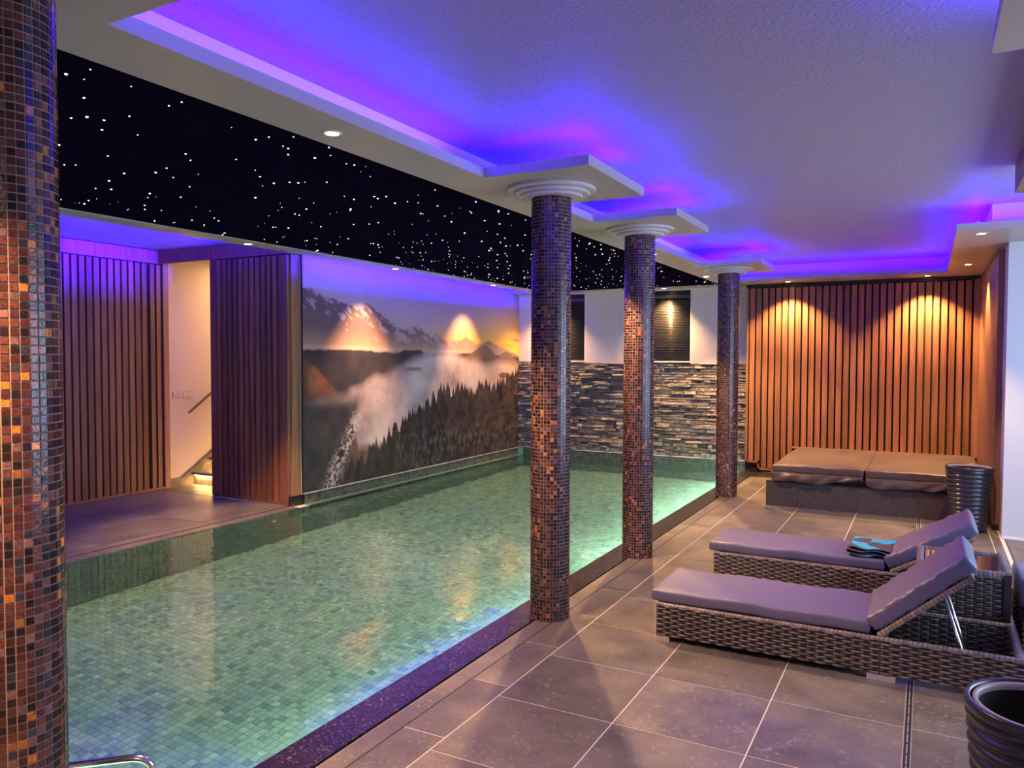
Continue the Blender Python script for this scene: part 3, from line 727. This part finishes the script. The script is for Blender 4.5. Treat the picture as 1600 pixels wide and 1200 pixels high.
# ------------------------------------------------------------------ downlights
def downlight(x, y, label, cone=78, p=1.4, z=ZS, tilt=(0, 0), blend=.55):
    e = empty('downlight', (x, y, z)); tag(e, label, 'ceiling light', 'recessed downlights')
    n = 24
    prof = [(.030, z-.001), (.034, z-.006), (.044, z-.005), (.047, z+.0)]
    wpart(MB().lathe(x, y, prof, 24), 'trim_ring', M['lamprim'], e, True)
    wpart(MB().cyl(x, y, z-.004, z-.002, .030, n=20), 'lens', M['lampglow'], e)
    spot('downlight_beam', (x, y, z-.035), (tilt[0], tilt[1], 0), WARM, P_SPOT*p, cone, blend, .02)
    return e
downlight(-2.41, 2.74, 'bright downlight in the pool soffit nearest the camera', cone=118, p=1.05, blend=.35)
downlight(-2.41, 5.07, 'downlight in the pool soffit hidden behind the nearest full column', cone=118, p=1.05, blend=.35)
downlight(-2.41, 7.40, 'downlight in the pool soffit behind the second full column', cone=118, p=1.05, blend=.35)
downlight(-2.47, 9.73, 'bright downlight in the pool soffit beside the farthest column', cone=118, p=1.05, blend=.35)
downlight(-5.44, 5.05, 'glowing downlight in the left soffit strip above the doorway panel', cone=70)
downlight(-5.44, 7.25, 'left of the two small downlights washing the mural', cone=72, p=1.0, tilt=(0, math.radians(21)), blend=1)
downlight(-5.44, 9.54, 'right of the two small downlights washing the mural', cone=72, p=.7, tilt=(0, math.radians(21)), blend=1)
downlight(-5.30, 11.05, 'downlight in the far corner where mural meets stone wall', cone=105, blend=1, p=.8)
downlight(-3.45, 11.14, 'downlight over the far window blind and stone wall', cone=105, p=1.1, blend=1)
downlight(-1.66, 10.86, 'left downlight washing the slatted wall behind the spa', cone=110, p=.8, blend=.6)
downlight(-.02, 10.86, 'right downlight washing the slatted wall behind the spa', cone=110, p=.9, blend=.6)
downlight(.365, 7.40, 'downlight at the near corner of the right-hand soffit', cone=70, p=.5)
downlight(.37, 9.75, 'downlight in the right-hand soffit before the timber return wall', cone=100, p=.6)
downlight(-1.7, .6, 'downlight in the soffit beside the camera')

# ------------------------------------------------------------------ mosaic columns
def mosaic_col(po=.07):
    u = random.random()
    if u < po: c = random.choice(((.46, .18, .03), (.38, .13, .03), (.30, .11, .03)))
    elif u < .42: c = (.018, .010, .012)
    elif u < .68: c = (.060, .020, .018)
    elif u < .86: c = (.10, .034, .028)
    elif u < .95: c = (.15, .075, .075)
    else: c = (.035, .035, .06)
    k = random.uniform(.8, 1.2); return tuple(min(1, a*k) for a in c)
def tile_geo(R, w, h, th=.0022, g=.0011):
    # curved tile centred on +x axis at radius R
    hw = (w-2*g)/2/R; hh = h/2-g; vs = []
    for rr, ins in ((R-.001, 0), (R+th, .0012)):
        for a in (-hw+ins/R, hw-ins/R):
            for z in (-hh+ins, hh-ins): vs.append((rr*math.cos(a), rr*math.sin(a), z))
    return vs, [(4, 6, 7, 5), (0, 2, 6, 4), (2, 3, 7, 6), (3, 1, 5, 7), (1, 0, 4, 5)]
def column(cx_, cy_, label, single=0):
    e = empty('mosaic_column', (cx_, cy_, -.055)); tag(e, label, 'column', 'mosaic tiled columns along the pool edge')
    R = .119; nn = 36; ph = 2*PI/nn; pt = .0213; w = R*ph
    zt = ZS-.058
    wpart(MB().cyl(cx_, cy_, -.055, zt, R, n=72, cap=True), 'shaft', M['colgrout'], e, False)
    vs, fs = tile_geo(R, w, pt); base = np.array(vs); cand = []; rest = MB()
    nr = int((zt+.03)/pt)
    for j in range(nr):
        z = zt-pt*(j+.5)
        for i in range(nn):
            a = ph*i; x = cx_+R*math.cos(a); y = cy_+R*math.sin(a)
            if single:
                nrm = Vector((math.cos(a), math.sin(a), 0)); vd = Vector((-x, -y, H-z)); q = pj(x, y, z)
                fc = nrm.dot(vd.normalized())
                if fc > .12 and 0 < q[0] < 110 and 0 < q[1] < 1200: cand.append((fc/(vd.length**2), a, z)); continue
            ca, sa = math.cos(a), math.sin(a)
            rest.add([(cx_+p[0]*ca-p[1]*sa, cy_+p[0]*sa+p[1]*ca, z+p[2]) for p in vs], fs, mosaic_col(.025+.17*max(0, math.sin(a*2+z*3.1+cy_)*math.sin(z*5.3+a+cy_*3))))
    cand.sort(reverse=True)
    if single:
        pal = [MB().add(vs, fs, mosaic_col()).mesh('mosaic_tile', M['mosaic']) for k in range(40)]
        for _, a, z in cand[:single]: shared('mosaic_tile', random.choice(pal), e, (cx_, cy_, z), a)
        for _, a, z in cand[single:]:
            ca, sa = math.cos(a), math.sin(a)
            rest.add([(cx_+p[0]*ca-p[1]*sa, cy_+p[0]*sa+p[1]*ca, z+p[2]) for p in vs], fs, mosaic_col(.025+.26*max(0, math.sin(a*2+z*3.1+cy_)*math.sin(z*5.3+a+cy_*3))))
    o = wpart(rest, 'mosaic_field', M['mosaic'], e); o['kind'] = 'stuff'
    cp = [(R, ZS-.060), (.185, ZS-.060), (.190, ZS-.056), (.190, ZS-.046), (.185, ZS-.042), (.225, ZS-.042), (.230, ZS-.038), (.230, ZS-.026), (.225, ZS-.022), (.262, ZS-.022), (.268, ZS-.018), (.268, ZS-.002), (.262, ZS-.0005), (R, ZS-.0005)]
    wpart(MB().lathe(cx_, cy_, cp, 72), 'capital', M['cap'], e, False)
column(-2.03, 1.10, 'mosaic tiled column cut off by the left edge of the view', single=296)
column(-2.03, 4.27, 'thickest full mosaic column, in front of the mural edge and pool')
column(-2.035, 5.92, 'middle full mosaic column, behind the nearest full one')
column(-2.03, 9.02, 'thinnest, farthest mosaic column beside the slatted wall')

# ------------------------------------------------------------------ pool handrail
e = empty('pool_handrail', (-2.40, 1.70, -.02)); tag(e, 'chrome flat pool exit handrail at the bottom left of the water', 'handrail')
def arc(p0, p1, p2, n=6):
    return [tuple((1-t)**2*a+2*t*(1-t)*b+t*t*c for a, b, c in zip(p0, p1, p2)) for t in [i/n for i in range(n+1)]]
for dy in (0,):
    pts = [(-2.98, 1.14, -.75), (-2.98, 1.14, .06)]+arc((-2.98, 1.14, .10), (-2.96, 1.16, .2), (-2.88, 1.24, .2))+arc((-2.42, 1.69, .2), (-2.372, 1.735, .2), (-2.368, 1.742, .15))+[(-2.36, 1.75, -.03)]
    wpart(MB().tube(pts, .014, 12), 'rail', M['chrome'], e, True)
wpart(MB().cyl(-2.36, 1.75, -.030, -.022, .035, n=24), 'base_flange', M['chrome'], e)
# small underwater return nozzle on the left wall
tag(MB().cyl(0, 0, 0, .01, .035, .03, n=20).build('pool_nozzle', M['alu']), 'small round water inlet on the left pool wall', 'nozzle')
nz_ = bpy.data.objects['pool_nozzle']; nz_.location = (PX0-.001, 5.75, -.35); nz_.rotation_euler = (0, PI/2, 0)

# ------------------------------------------------------------------ wicker
def weave(mb, O, U, V, Nn, Lu, Lv, row=.0148, stake=.042, amp=.0058, seed=0):
    O, U, V, Nn = map(Vector, (O, U, V, Nn)); rr = random.Random(seed)
    nr = max(1, int(round(Lv/row))); row = Lv/nr; ns = max(2, int(round(Lu/stake))); st_ = Lu/ns; sub = 4
    for j in range(nr):
        v0 = row*(j+.06); v1 = row*(j+.94); vm = (v0+v1)/2
        ph = j % 2
        n = ns*sub; vs = []
        for i in range(n+1):
            u = Lu*i/n; s_ = math.sin(PI*(i/sub+ph)); o = amp*s_
            for vv_, lift in ((v0, -.0012), (vm, .0012), (v1, -.0012)):
                vs.append(tuple(O+U*u+V*vv_+Nn*(o+lift)))
        for b in range(ns):
            k = rr.uniform(.8, 1.2); tone = rr.choice(((.155, .130, .125), (.13, .11, .105), (.18, .155, .15)))
            c = tuple(a*k for a in tone); fs = []
            for i in range(b*sub, (b+1)*sub):
                for q in (0, 1): fs.append((i*3+q, (i+1)*3+q, (i+1)*3+q+1, i*3+q+1))
            used = sorted(set(x for f in fs for x in f)); mp = {x: t for t, x in enumerate(used)}
            mb.add([vs[x] for x in used], [tuple(mp[x] for x in f) for f in fs], c)
def rim(mb, A, B, up_, out_, w=.03, h=.012, pitch=.021, seed=1):
    """rattan wrapped edge from A to B: short wraps over a square bar"""
    A, B = Vector(A), Vector(B); d = (B-A); ln = d.length; d.normalize(); up_ = Vector(up_); out_ = Vector(out_); rr = random.Random(seed)
    n = int(ln/pitch)
    for i in range(n):
        a = A+d*(ln*i/n+.001); b = A+d*(ln*(i+1)/n-.0012); k = rr.uniform(.7, 1.35); c = (.20*k, .165*k, .165*k); sk = d*.004
        p = [a-out_*0, a+up_*h+out_*.002, a+up_*(h+.003)+out_*(-w/2)+sk, a+up_*h+out_*(-w)+sk, a-out_*w+sk]; q = [x+(b-a) for x in p]
        m_ = [x+(b-a)*.5+Vector(up_)*.001+out_*.0008 for x in p]
        mb.add([tuple(x) for x in p+m_+q], [(k2+j*5, k2+1+j*5, k2+6+j*5, k2+5+j*5) for j in (0, 1) for k2 in range(4)], c)
def wicker_finish(mb, name, parent):
    o = mb.build(name, M['wicker'], parent, True); o['kind'] = 'stuff'; 
    m = o.modifiers.new('t', 'SOLIDIFY'); m.thickness = .0014; m.offset = -1
    return o

# ------------------------------------------------------------------ sun loungers
def lounger(ox, oy, ang, label, seed):
    e = empty('sun_lounger', (ox, oy, 0)); tag(e, label, 'sun lounger', 'rattan sun loungers with grey cushions')
    Lx, Wy, zb, zt, xs = 1.75, .56, .03, .205, 1.145
    core = MB(); t = .032; i_ = .004
    core.box(i_, Lx-i_, i_, t, zb+.002, zt-.002); core.box(i_, Lx-i_, Wy-t, Wy-i_, zb+.002, zt-.002); core.box(i_, t, t, Wy-t, zb+.002, zt-.002); core.box(Lx-t, Lx-i_, t, Wy-t, zb+.002, zt-.002)
    core.box(xs-.02, xs+.02, t, Wy-t, zb+.05, zt-.004); core.box(t, xs, t, Wy-t, zt-.03, zt-.004)
    core.build('base_frame', M['wickerdark'], e)
    w = MB()
    for x0, x1, sd in ((0, xs-.002, 1), (xs+.002, Lx, 2)):
        weave(w, (x0, 0, zb), (1, 0, 0), (0, 0, 1), (0, -1, 0), x1-x0, zt-zb, seed=seed+sd)
        weave(w, (x1, Wy, zb), (-1, 0, 0), (0, 0, 1), (0, 1, 0), x1-x0, zt-zb, seed=seed+sd+7)
    weave(w, (0, Wy, zb), (0, -1, 0), (0, 0, 1), (-1, 0, 0), Wy, zt-zb, seed=seed+3)
    weave(w, (Lx, 0, zb), (0, 1, 0), (0, 0, 1), (1, 0, 0), Wy, zt-zb, seed=seed+4)
    weave(w, (xs+.04, Wy-t-.004, zb), (1, 0, 0), (0, 0, 1), (0, -1, 0), Lx-xs-.08, zt-zb-.01, seed=seed+5)
    weave(w, (Lx-t-.004, Wy-.03, zb), (0, -1, 0), (0, 0, 1), (-1, 0, 0), Wy-.06, zt-zb-.01, seed=seed+6)
    wicker_finish(w, 'wicker_weave', e)
    rm = MB(); Z = zt-.006
    rim(rm, (0, 0, Z), (Lx, 0, Z), (0, 0, 1), (0, -1, 0), w=.036, seed=seed); rim(rm, (Lx, Wy, Z), (0, Wy, Z), (0, 0, 1), (0, 1, 0), w=.036, seed=seed+1)
    rim(rm, (0, Wy, Z), (0, 0, Z), (0, 0, 1), (-1, 0, 0), w=.036, seed=seed+2); rim(rm, (Lx, 0, Z), (Lx, Wy, Z), (0, 0, 1), (1, 0, 0), w=.036, seed=seed+3)
    o = rm.build('wrapped_rim', M['wicker'], e, True); o['kind'] = 'stuff'
    for fx0, fx1 in ((0, .075), (1.085, 1.215), (Lx-.075, Lx)):
        for fy in (0, Wy-.05): MB().box(fx0, fx1, fy, fy+.05, 0, .029).build('foot', M['alu'], e)
    rr = random.Random(seed)
    a1, a2 = rr.random()*6, rr.random()*6
    def puff(x, y, z):
        k = max(0, 1-x*x)*max(0, 1-y*y)
        return (0, .0025*math.sin(x*19+a1)*abs(y) if abs(y) > .9 else 0, (.010*k if z > 0 else 0)+.0018*math.sin(x*11+y*5+a1)*(1 if z > 0 else 0)+.003*math.sin(x*7+a2)*(abs(y) > .8))
    cu = rbox(-.045, 1.10, .035, .56, zt+.004, zt+.072, .016, 40, 10, 3, puff)
    cu.build('seat_cushion', M['cushion'], e, True)
    # back section: panel + cushion in local frame rotated by ang about the hinge
    hx, hz = 1.135, zt+.006; ca, sa = math.cos(ang), math.sin(ang)
    def rotmb(mb): mb.v = [(hx+x*ca-z*sa, y, hz+x*sa+z*ca) for x, y, z in mb.v]; return mb
    def wr(x, y, z):
        e_ = 1 if abs(y) > .9 else 0
        return (0, 0, .008*max(0, 1-x*x)*max(0, 1-y*y)*(z > 0)+.0022*math.sin(x*31+y*3+a2)*(.35+e_)+.003*math.sin(x*13+a1)*e_)
    rotmb(rbox(-.0, .575, .035, .56, .014, .098, .018, 46, 10, 4, wr)).build('back_cushion', M['cushion'], e, True)
    pn = MB().box(0, .53, .03, .53, -.012, .012); rotmb(pn).build('back_panel', M['wickerdark'], e)
    bw = MB(); weave(bw, (0, .05, -.013), (1, 0, 0), (0, 1, 0), (0, 0, -1), .53, .46, seed=seed+9)
    rim(bw, (0, .03, -.012), (.53, .03, -.012), (0, 0, 1), (0, -1, 0), w=.02, h=.024, seed=seed+4); rim(bw, (.53, .03, -.012), (.53, .53, -.012), (0, 0, 1), (1, 0, 0), w=.02, h=.024, seed=seed+5)
    rotmb(bw); o = bw.build('back_weave', M['wicker'], e, True); o['kind'] = 'stuff'
    for sy in (.13, .42):
        px, pz = hx+.36*ca+.014*sa, hz+.36*sa-.014*ca
        p0 = (px, sy, pz-.004); p1 = (px+.105, sy, .10); p2 = (px+.14, sy, .045)
        MB().tube([p0, p1, p2, (px+.15, sy+.03, .04)], .009, 10).build('prop_strut', M['chrome'], e, True)
    px, pz = hx+.36*ca+.014*sa, hz+.36*sa-.014*ca
    MB().tube([(px+.15, .06, .04), (px+.15, .50, .04)], .008, 10).build('cross_bar', M['chrome'], e, True)
    return e
lounger(-1.325, 4.19, math.radians(41), 'nearest grey rattan sun lounger with its steep raised backrest', 100)
lounger(-1.32, 5.50, math.radians(30), 'farther grey rattan sun lounger, the one with a towel on it', 200)

# ------------------------------------------------------------------ towel on the far lounger
e = empty('folded_towel', (-.30, 5.70, .292)); tag(e, 'folded blue and grey towel lying on the farther lounger', 'towel')
def towel_part(path, y0, y1, th, name, pattern, seed):
    rr = random.Random(seed); mb = MB(); n = len(path); ny_ = 22; off = [Vector((0, 0))]*n
    P = [Vector((a, b)) for a, b in path]; vs = []
    for side in (0, 1):
        for i, p in enumerate(P):
            t = (P[min(i+1, n-1)]-P[max(i-1, 0)]).normalized(); nr = Vector((-t.y, t.x))
            for k in range(ny_+1):
                v = k/ny_; y = y0+(y1-y0)*v; q = p+nr*(th if side else 0)
                vs.append((q.x+.006*math.sin(v*7+i*.2)+.02*(v-.5), y+.010*math.sin(i*.55), q.y+.003*math.sin(v*12+q.x*30)+.004*math.sin(q.x*40+v*3)))
    fs = []; m = (ny_+1)*n; cs = []
    def colr(i, k):
        p = P[i]; return pattern(p.x, k/ny_, i/n)
    for i in range(n-1):
        for k in range(ny_):
            a = i*(ny_+1)+k; c = colr(i, k)
            mb.add([], []) ; fs.append((a, a+1, a+ny_+2, a+ny_+1)); cs.append(c); fs.append((m+a+ny_+1, m+a+ny_+2, m+a+1, m+a)); cs.append(c)
    for k in range(ny_):
        for i in (0, n-1):
            a = i*(ny_+1)+k; fs.append((a, a+1, m+a+1, m+a) if i else (a+1, a, m+a, m+a+1)); cs.append((.03, .03, .05))
    for i in range(n-1):
        for k in (0, ny_):
            a = i*(ny_+1)+k; fs.append((a, a+ny_+1, m+a+ny_+1, m+a) if k == 0 else (a+ny_+1, a, m+a, m+a+ny_+1)); cs.append((.30, .30, .36))
    mb.v = vs; mb.f = fs; mb.c = cs
    return mb
def semi(cx_, cz_, r_, a0, a1, n=7): return [(cx_+r_*math.cos(a0+(a1-a0)*i/n), cz_+r_*math.sin(a0+(a1-a0)*i/n)) for i in range(n+1)]
def seg(a, b, n=12): return [(a[0]+(b[0]-a[0])*i/n, a[1]+(b[1]-a[1])*i/n) for i in range(n+1)]
path = seg((.12, 0), (-.13, 0), 12)+semi(-.13, .011, .011, -PI/2, -3*PI/2)[1:]+seg((-.13, .022), (.11, .020), 12)[1:]+semi(.115, .031, .011, -PI/2, PI/2)[1:]+seg((.11, .042), (-.12, .050), 12)[1:]+semi(-.125, .040, .010, PI/2, PI*1.3)[1:]
path = [(a, b+.004) for a, b in path]
def pat(x, v, t):
    blob = math.sin(x*30+1.3+2.2*math.sin(v*5))*1.0+math.sin(v*9+x*14)*.9+(v-.5)*1.1
    return (.08, .58, .95) if blob > .3 else ((.15, .70, .9) if blob > .25 else (.16, .12, .14))
tm = towel_part(path, -.13, .20, .006, 'towel', pat, 3); tm.build('cloth', M['towel'], e, True)

# ------------------------------------------------------------------ rattan side table
e = empty('side_table', (-.03, 4.87, 0)); tag(e, 'square rattan side table with wood slats and smoked glass between the loungers', 'table')
tw, td, th = .445, .49, .44
MB().box(.006, tw-.006, .006, td-.006, .01, th-.03).build('body', M['wickerdark'], e)
w = MB()
weave(w, (0.012, 0, .02), (1, 0, 0), (0, 0, 1), (0, -1, 0), tw-.05, th-.045, seed=31); weave(w, (tw, .012, .02), (0, 1, 0), (0, 0, 1), (1, 0, 0), td-.02, th-.045, seed=32)
weave(w, (tw, td, .02), (-1, 0, 0), (0, 0, 1), (0, 1, 0), tw, th-.045, seed=33); weave(w, (0, td, .02), (0, -1, 0), (0, 0, 1), (-1, 0, 0), td, th-.045, seed=34)
wicker_finish(w, 'wicker_weave', e)
MB().box(tw-.030, tw+.004, -.006, .006, .01, th-.004).build('corner_post', M['wickerdark'], e)
MB().box(tw-.036, tw-.032, -.005, .004, .01, th-.02).build('door_gap', M['darkback'], e)
rm = MB(); Z = th-.03
for A, B, o_ in (((0, 0, Z), (tw, 0, Z), (0, -1, 0)), ((tw, 0, Z), (tw, td, Z), (1, 0, 0)), ((tw, td, Z), (0, td, Z), (0, 1, 0)), ((0, td, Z), (0, 0, Z), (-1, 0, 0))):
    rim(rm, A, B, (0, 0, 1), o_, w=.034, h=.034, seed=int(A[0]*100+B[1]*10))
o = rm.build('wrapped_rim', M['wicker'], e, True); o['kind'] = 'stuff'
for k in range(6): MB().box(.040+k*.033, .040+k*.033+.025, .036, td-.036, th-.03, th-.008).build('wood_slat', M['wood_trim'] if False else simple('teak_slat', (.52, .24, .09), .4, var=.15, vscale=20), e)
MB().box(.245, tw-.036, .036, td-.036, th-.03, th-.006).build('glass_plate', M['glass_dark'], e)
MB().box(tw-.115, tw-.005, -.022, -.012, .20, .212).build('latch', M['chrome'], e)

# ------------------------------------------------------------------ planters
def planter(x, y, label, seed, s=1.0):
    e = empty('planter', (x, y, 0)); tag(e, label, 'plant pot', 'ribbed anthracite planters')
    Ht, rt, rb = .60*s, .200*s, .135*s; n = 96; prof = []
    for j in range(74):
        t = j/73; z = Ht*.955*t; prof.append((rb+(rt*.965-rb)*t**.8, z))
    rr = random.Random(seed); p1, p2 = rr.random()*6, rr.random()*6
    def rib(a, z, r): 
        if z > Ht*.93 or r < rb*.5: return 0
        return .0065*math.sin(z*2*PI/.042+.9*math.sin(a*3+p1+z*4)+.6*math.sin(a*5+p2))
    body = MB().lathe(x, y, [(0, .001)]+prof, n, rib); wpart(body, 'body', M['pot'], e, True)
    lip = [(rt*.955, Ht*.945), (rt*.99, Ht*.95), (rt, Ht*.965), (rt, Ht*.99), (rt*.985, Ht), (rt*.93, Ht), (rt*.915, Ht*.985), (rt*.90, Ht*.9)]
    wpart(MB().lathe(x, y, lip, 72), 'lip', M['pot'], e, True)
    li = [(rt*.895, Ht*.94), (rt*.895, Ht*.985), (rt*.885, Ht*.992), (rt*.83, Ht*.99), (rt*.82, Ht*.975), (rt*.815, Ht*.93)]
    wpart(MB().lathe(x, y, li, 72), 'liner_ring', M['potin'], e, True)
    inn = [(rt*.815, Ht*.96), (rt*.80, Ht*.6), (rt*.7, Ht*.45), (0, Ht*.45)]
    wpart(MB().lathe(x, y, inn, 48), 'inner_pot', M['potdark'], e, True)
planter(.362, 8.30, 'dark ribbed planter standing beside the spa', 3)
planter(.315, 2.655, 'dark ribbed planter cut off at the bottom right of the view', 8)

# ------------------------------------------------------------------ spa
e = empty('spa_tub', (-.5, 8.65, 0)); tag(e, 'built-in spa tub with dark tiled plinth below the folding cover', 'spa tub')
SX0, SX1, SY0, SY1 = -1.52, .55, 8.65, 10.54
wpart(MB().box(SX0+.01, SX1, SY0+.012, SY1, 0, .262), 'plinth_core', M['grout'], e)
xs = [SX0, -1.186, -.615, -.044, .526, SX1]
for a, b in zip(xs[:-1], xs[1:]): wpart(MB().box(a+.0012, b-.0012, SY0, SY0+.012, .004, .268), 'tile_panel', M['spatile'], e)
ys = [SY0, 9.3, 9.9, SY1]
for a, b in zip(ys[:-1], ys[1:]): wpart(MB().box(SX0, SX0+.012, a+.0012, b-.0012, .004, .268), 'tile_panel', M['spatile'], e)
wpart(MB().box(SX0, SX1, SY0, SY1, .262, .272), 'top_tile', M['spatile'], e)
c = empty('spa_cover', (-.5, 8.62, .272)); tag(c, 'brown two-piece folding vinyl cover lying on the spa', 'spa cover')
def coverhalf(x0, x1, sd):
    rr = random.Random(sd); p = rr.random()*6
    def fn(x, y, z): return (0, .004*math.sin(x*9+p)*(y < -.9), .006*max(0, 1-x*x)*max(0, 1-y*y)*(z > 0)+.003*math.sin(x*6+y*4+p)*(z > 0)+.002*math.sin(x*23+p)*(y < -.9))
    return wpart(rbox(x0, x1, 8.62, 10.50, .375, .452, .018, 26, 16, 3, fn), 'cover_half', M['spacover'], c, True)
ch1 = coverhalf(-1.455, -.552, 1); ch2 = coverhalf(-.538, .50, 2)
wpart(MB().box(-.556, -.534, 8.63, 10.48, .435, .4515), 'hinge_strap', M['spacover'], c)
# inner foam block keeps the cover up on the plinth rim
wpart(MB().box(-1.40, .48, 8.72, 10.42, .272, .385), 'foam_block', M['blackplinth'], c)
def skirt(x0, x1, sd, par):
    rr = random.Random(sd); p, q = rr.random()*6, rr.random()*6; n = 70; m = 7; vs = []
    for i in range(n+1):
        t = i/n; x = x0+(x1-x0)*t
        sag = .025+.085*abs(math.sin(PI*(t*.85+.08+.1*sd)))**.7+.012*math.sin(t*14+p)
        for j in range(m+1):
            u = j/m; vs.append((x, 8.632-.028*math.sin(u*PI*.9)*(.6+.4*math.sin(t*9+q))-.012*math.sin(t*26+u*5+p)*u-.01*u, .380-u*sag))
    fs = [(i*(m+1)+j, (i+1)*(m+1)+j, (i+1)*(m+1)+j+1, i*(m+1)+j+1) for i in range(n) for j in range(m)]
    o = wpart(MB().add(vs, fs), 'skirt_flap', M['spacover'], c, True); o.parent = par; mo_ = o.modifiers.new('t', 'SOLIDIFY'); mo_.thickness = .003
skirt(-1.46, -.56, 1, ch1); skirt(-.53, .50, 2, ch2)
vs = [(-1.462-.012*math.sin(t*20), 8.63+1.85*t, z) for t in [i/30 for i in range(31)] for z in (.38, .30)]
o = wpart(MB().add(vs, [(2*i, 2*i+1, 2*i+3, 2*i+2) for i in range(30)]), 'skirt_flap', M['spacover'], c, True); mo_ = o.modifiers.new('t', 'SOLIDIFY'); mo_.thickness = .003

# ------------------------------------------------------------------ right edge: floor light and lounge sofa
ls = MB().box(.603, .627, 5.9, 8.03, -.012, -.002).build('floor_light_strip', M['ledglow']); tag(ls, 'purple glowing light strip recessed in the floor by the white pier', 'light strip')
tr = struct(MB().box(.627, .640, 5.9, 8.03, -.02, .002).build('trim_1', M['blackplinth']))
e = empty('lounge_sofa', (.475, 4.30, 0)); tag(e, 'dark low lounge sofa with grey padding at the right edge', 'sofa')
MB().box(0, .85, 0, 1.25, .06, .20).build('base', M['wickerdark'], e)
for a in (.03, .77):
    for b in (.03, 1.17): MB().box(a, a+.05, b, b+.05, 0, .06).build('leg', M['blackplinth'], e)
w = MB(); weave(w, (0, 1.25, .06), (0, -1, 0), (0, 0, 1), (-1, 0, 0), 1.25, .14, seed=61); wicker_finish(w, 'wicker_weave', e)
rbox(.03, .84, .03, .80, .202, .30, .025, 10, 10, 3).build('seat_cushion', M['sofacushion'], e, True)
rbox(.0, .85, .80, 1.25, .202, .37, .025, 10, 8, 3).build('arm_cushion', M['sofacushion'], e, True)
pc = rbox(-.17, .17, -.06, .06, -.14, .14, .05, 10, 4, 8, lambda x, y, z: (0, -.02*max(0, 1-x*x)*max(0, 1-z*z)*(1 if y < 0 else -1), 0)).build('throw_cushion', M['satin'], None, True)
pc.location = (.70, 4.93, .445); pc.rotation_euler = (math.radians(-22), 0, math.radians(10)); tag(pc, 'shiny crinkled satin cushion on the lounge sofa', 'cushion')
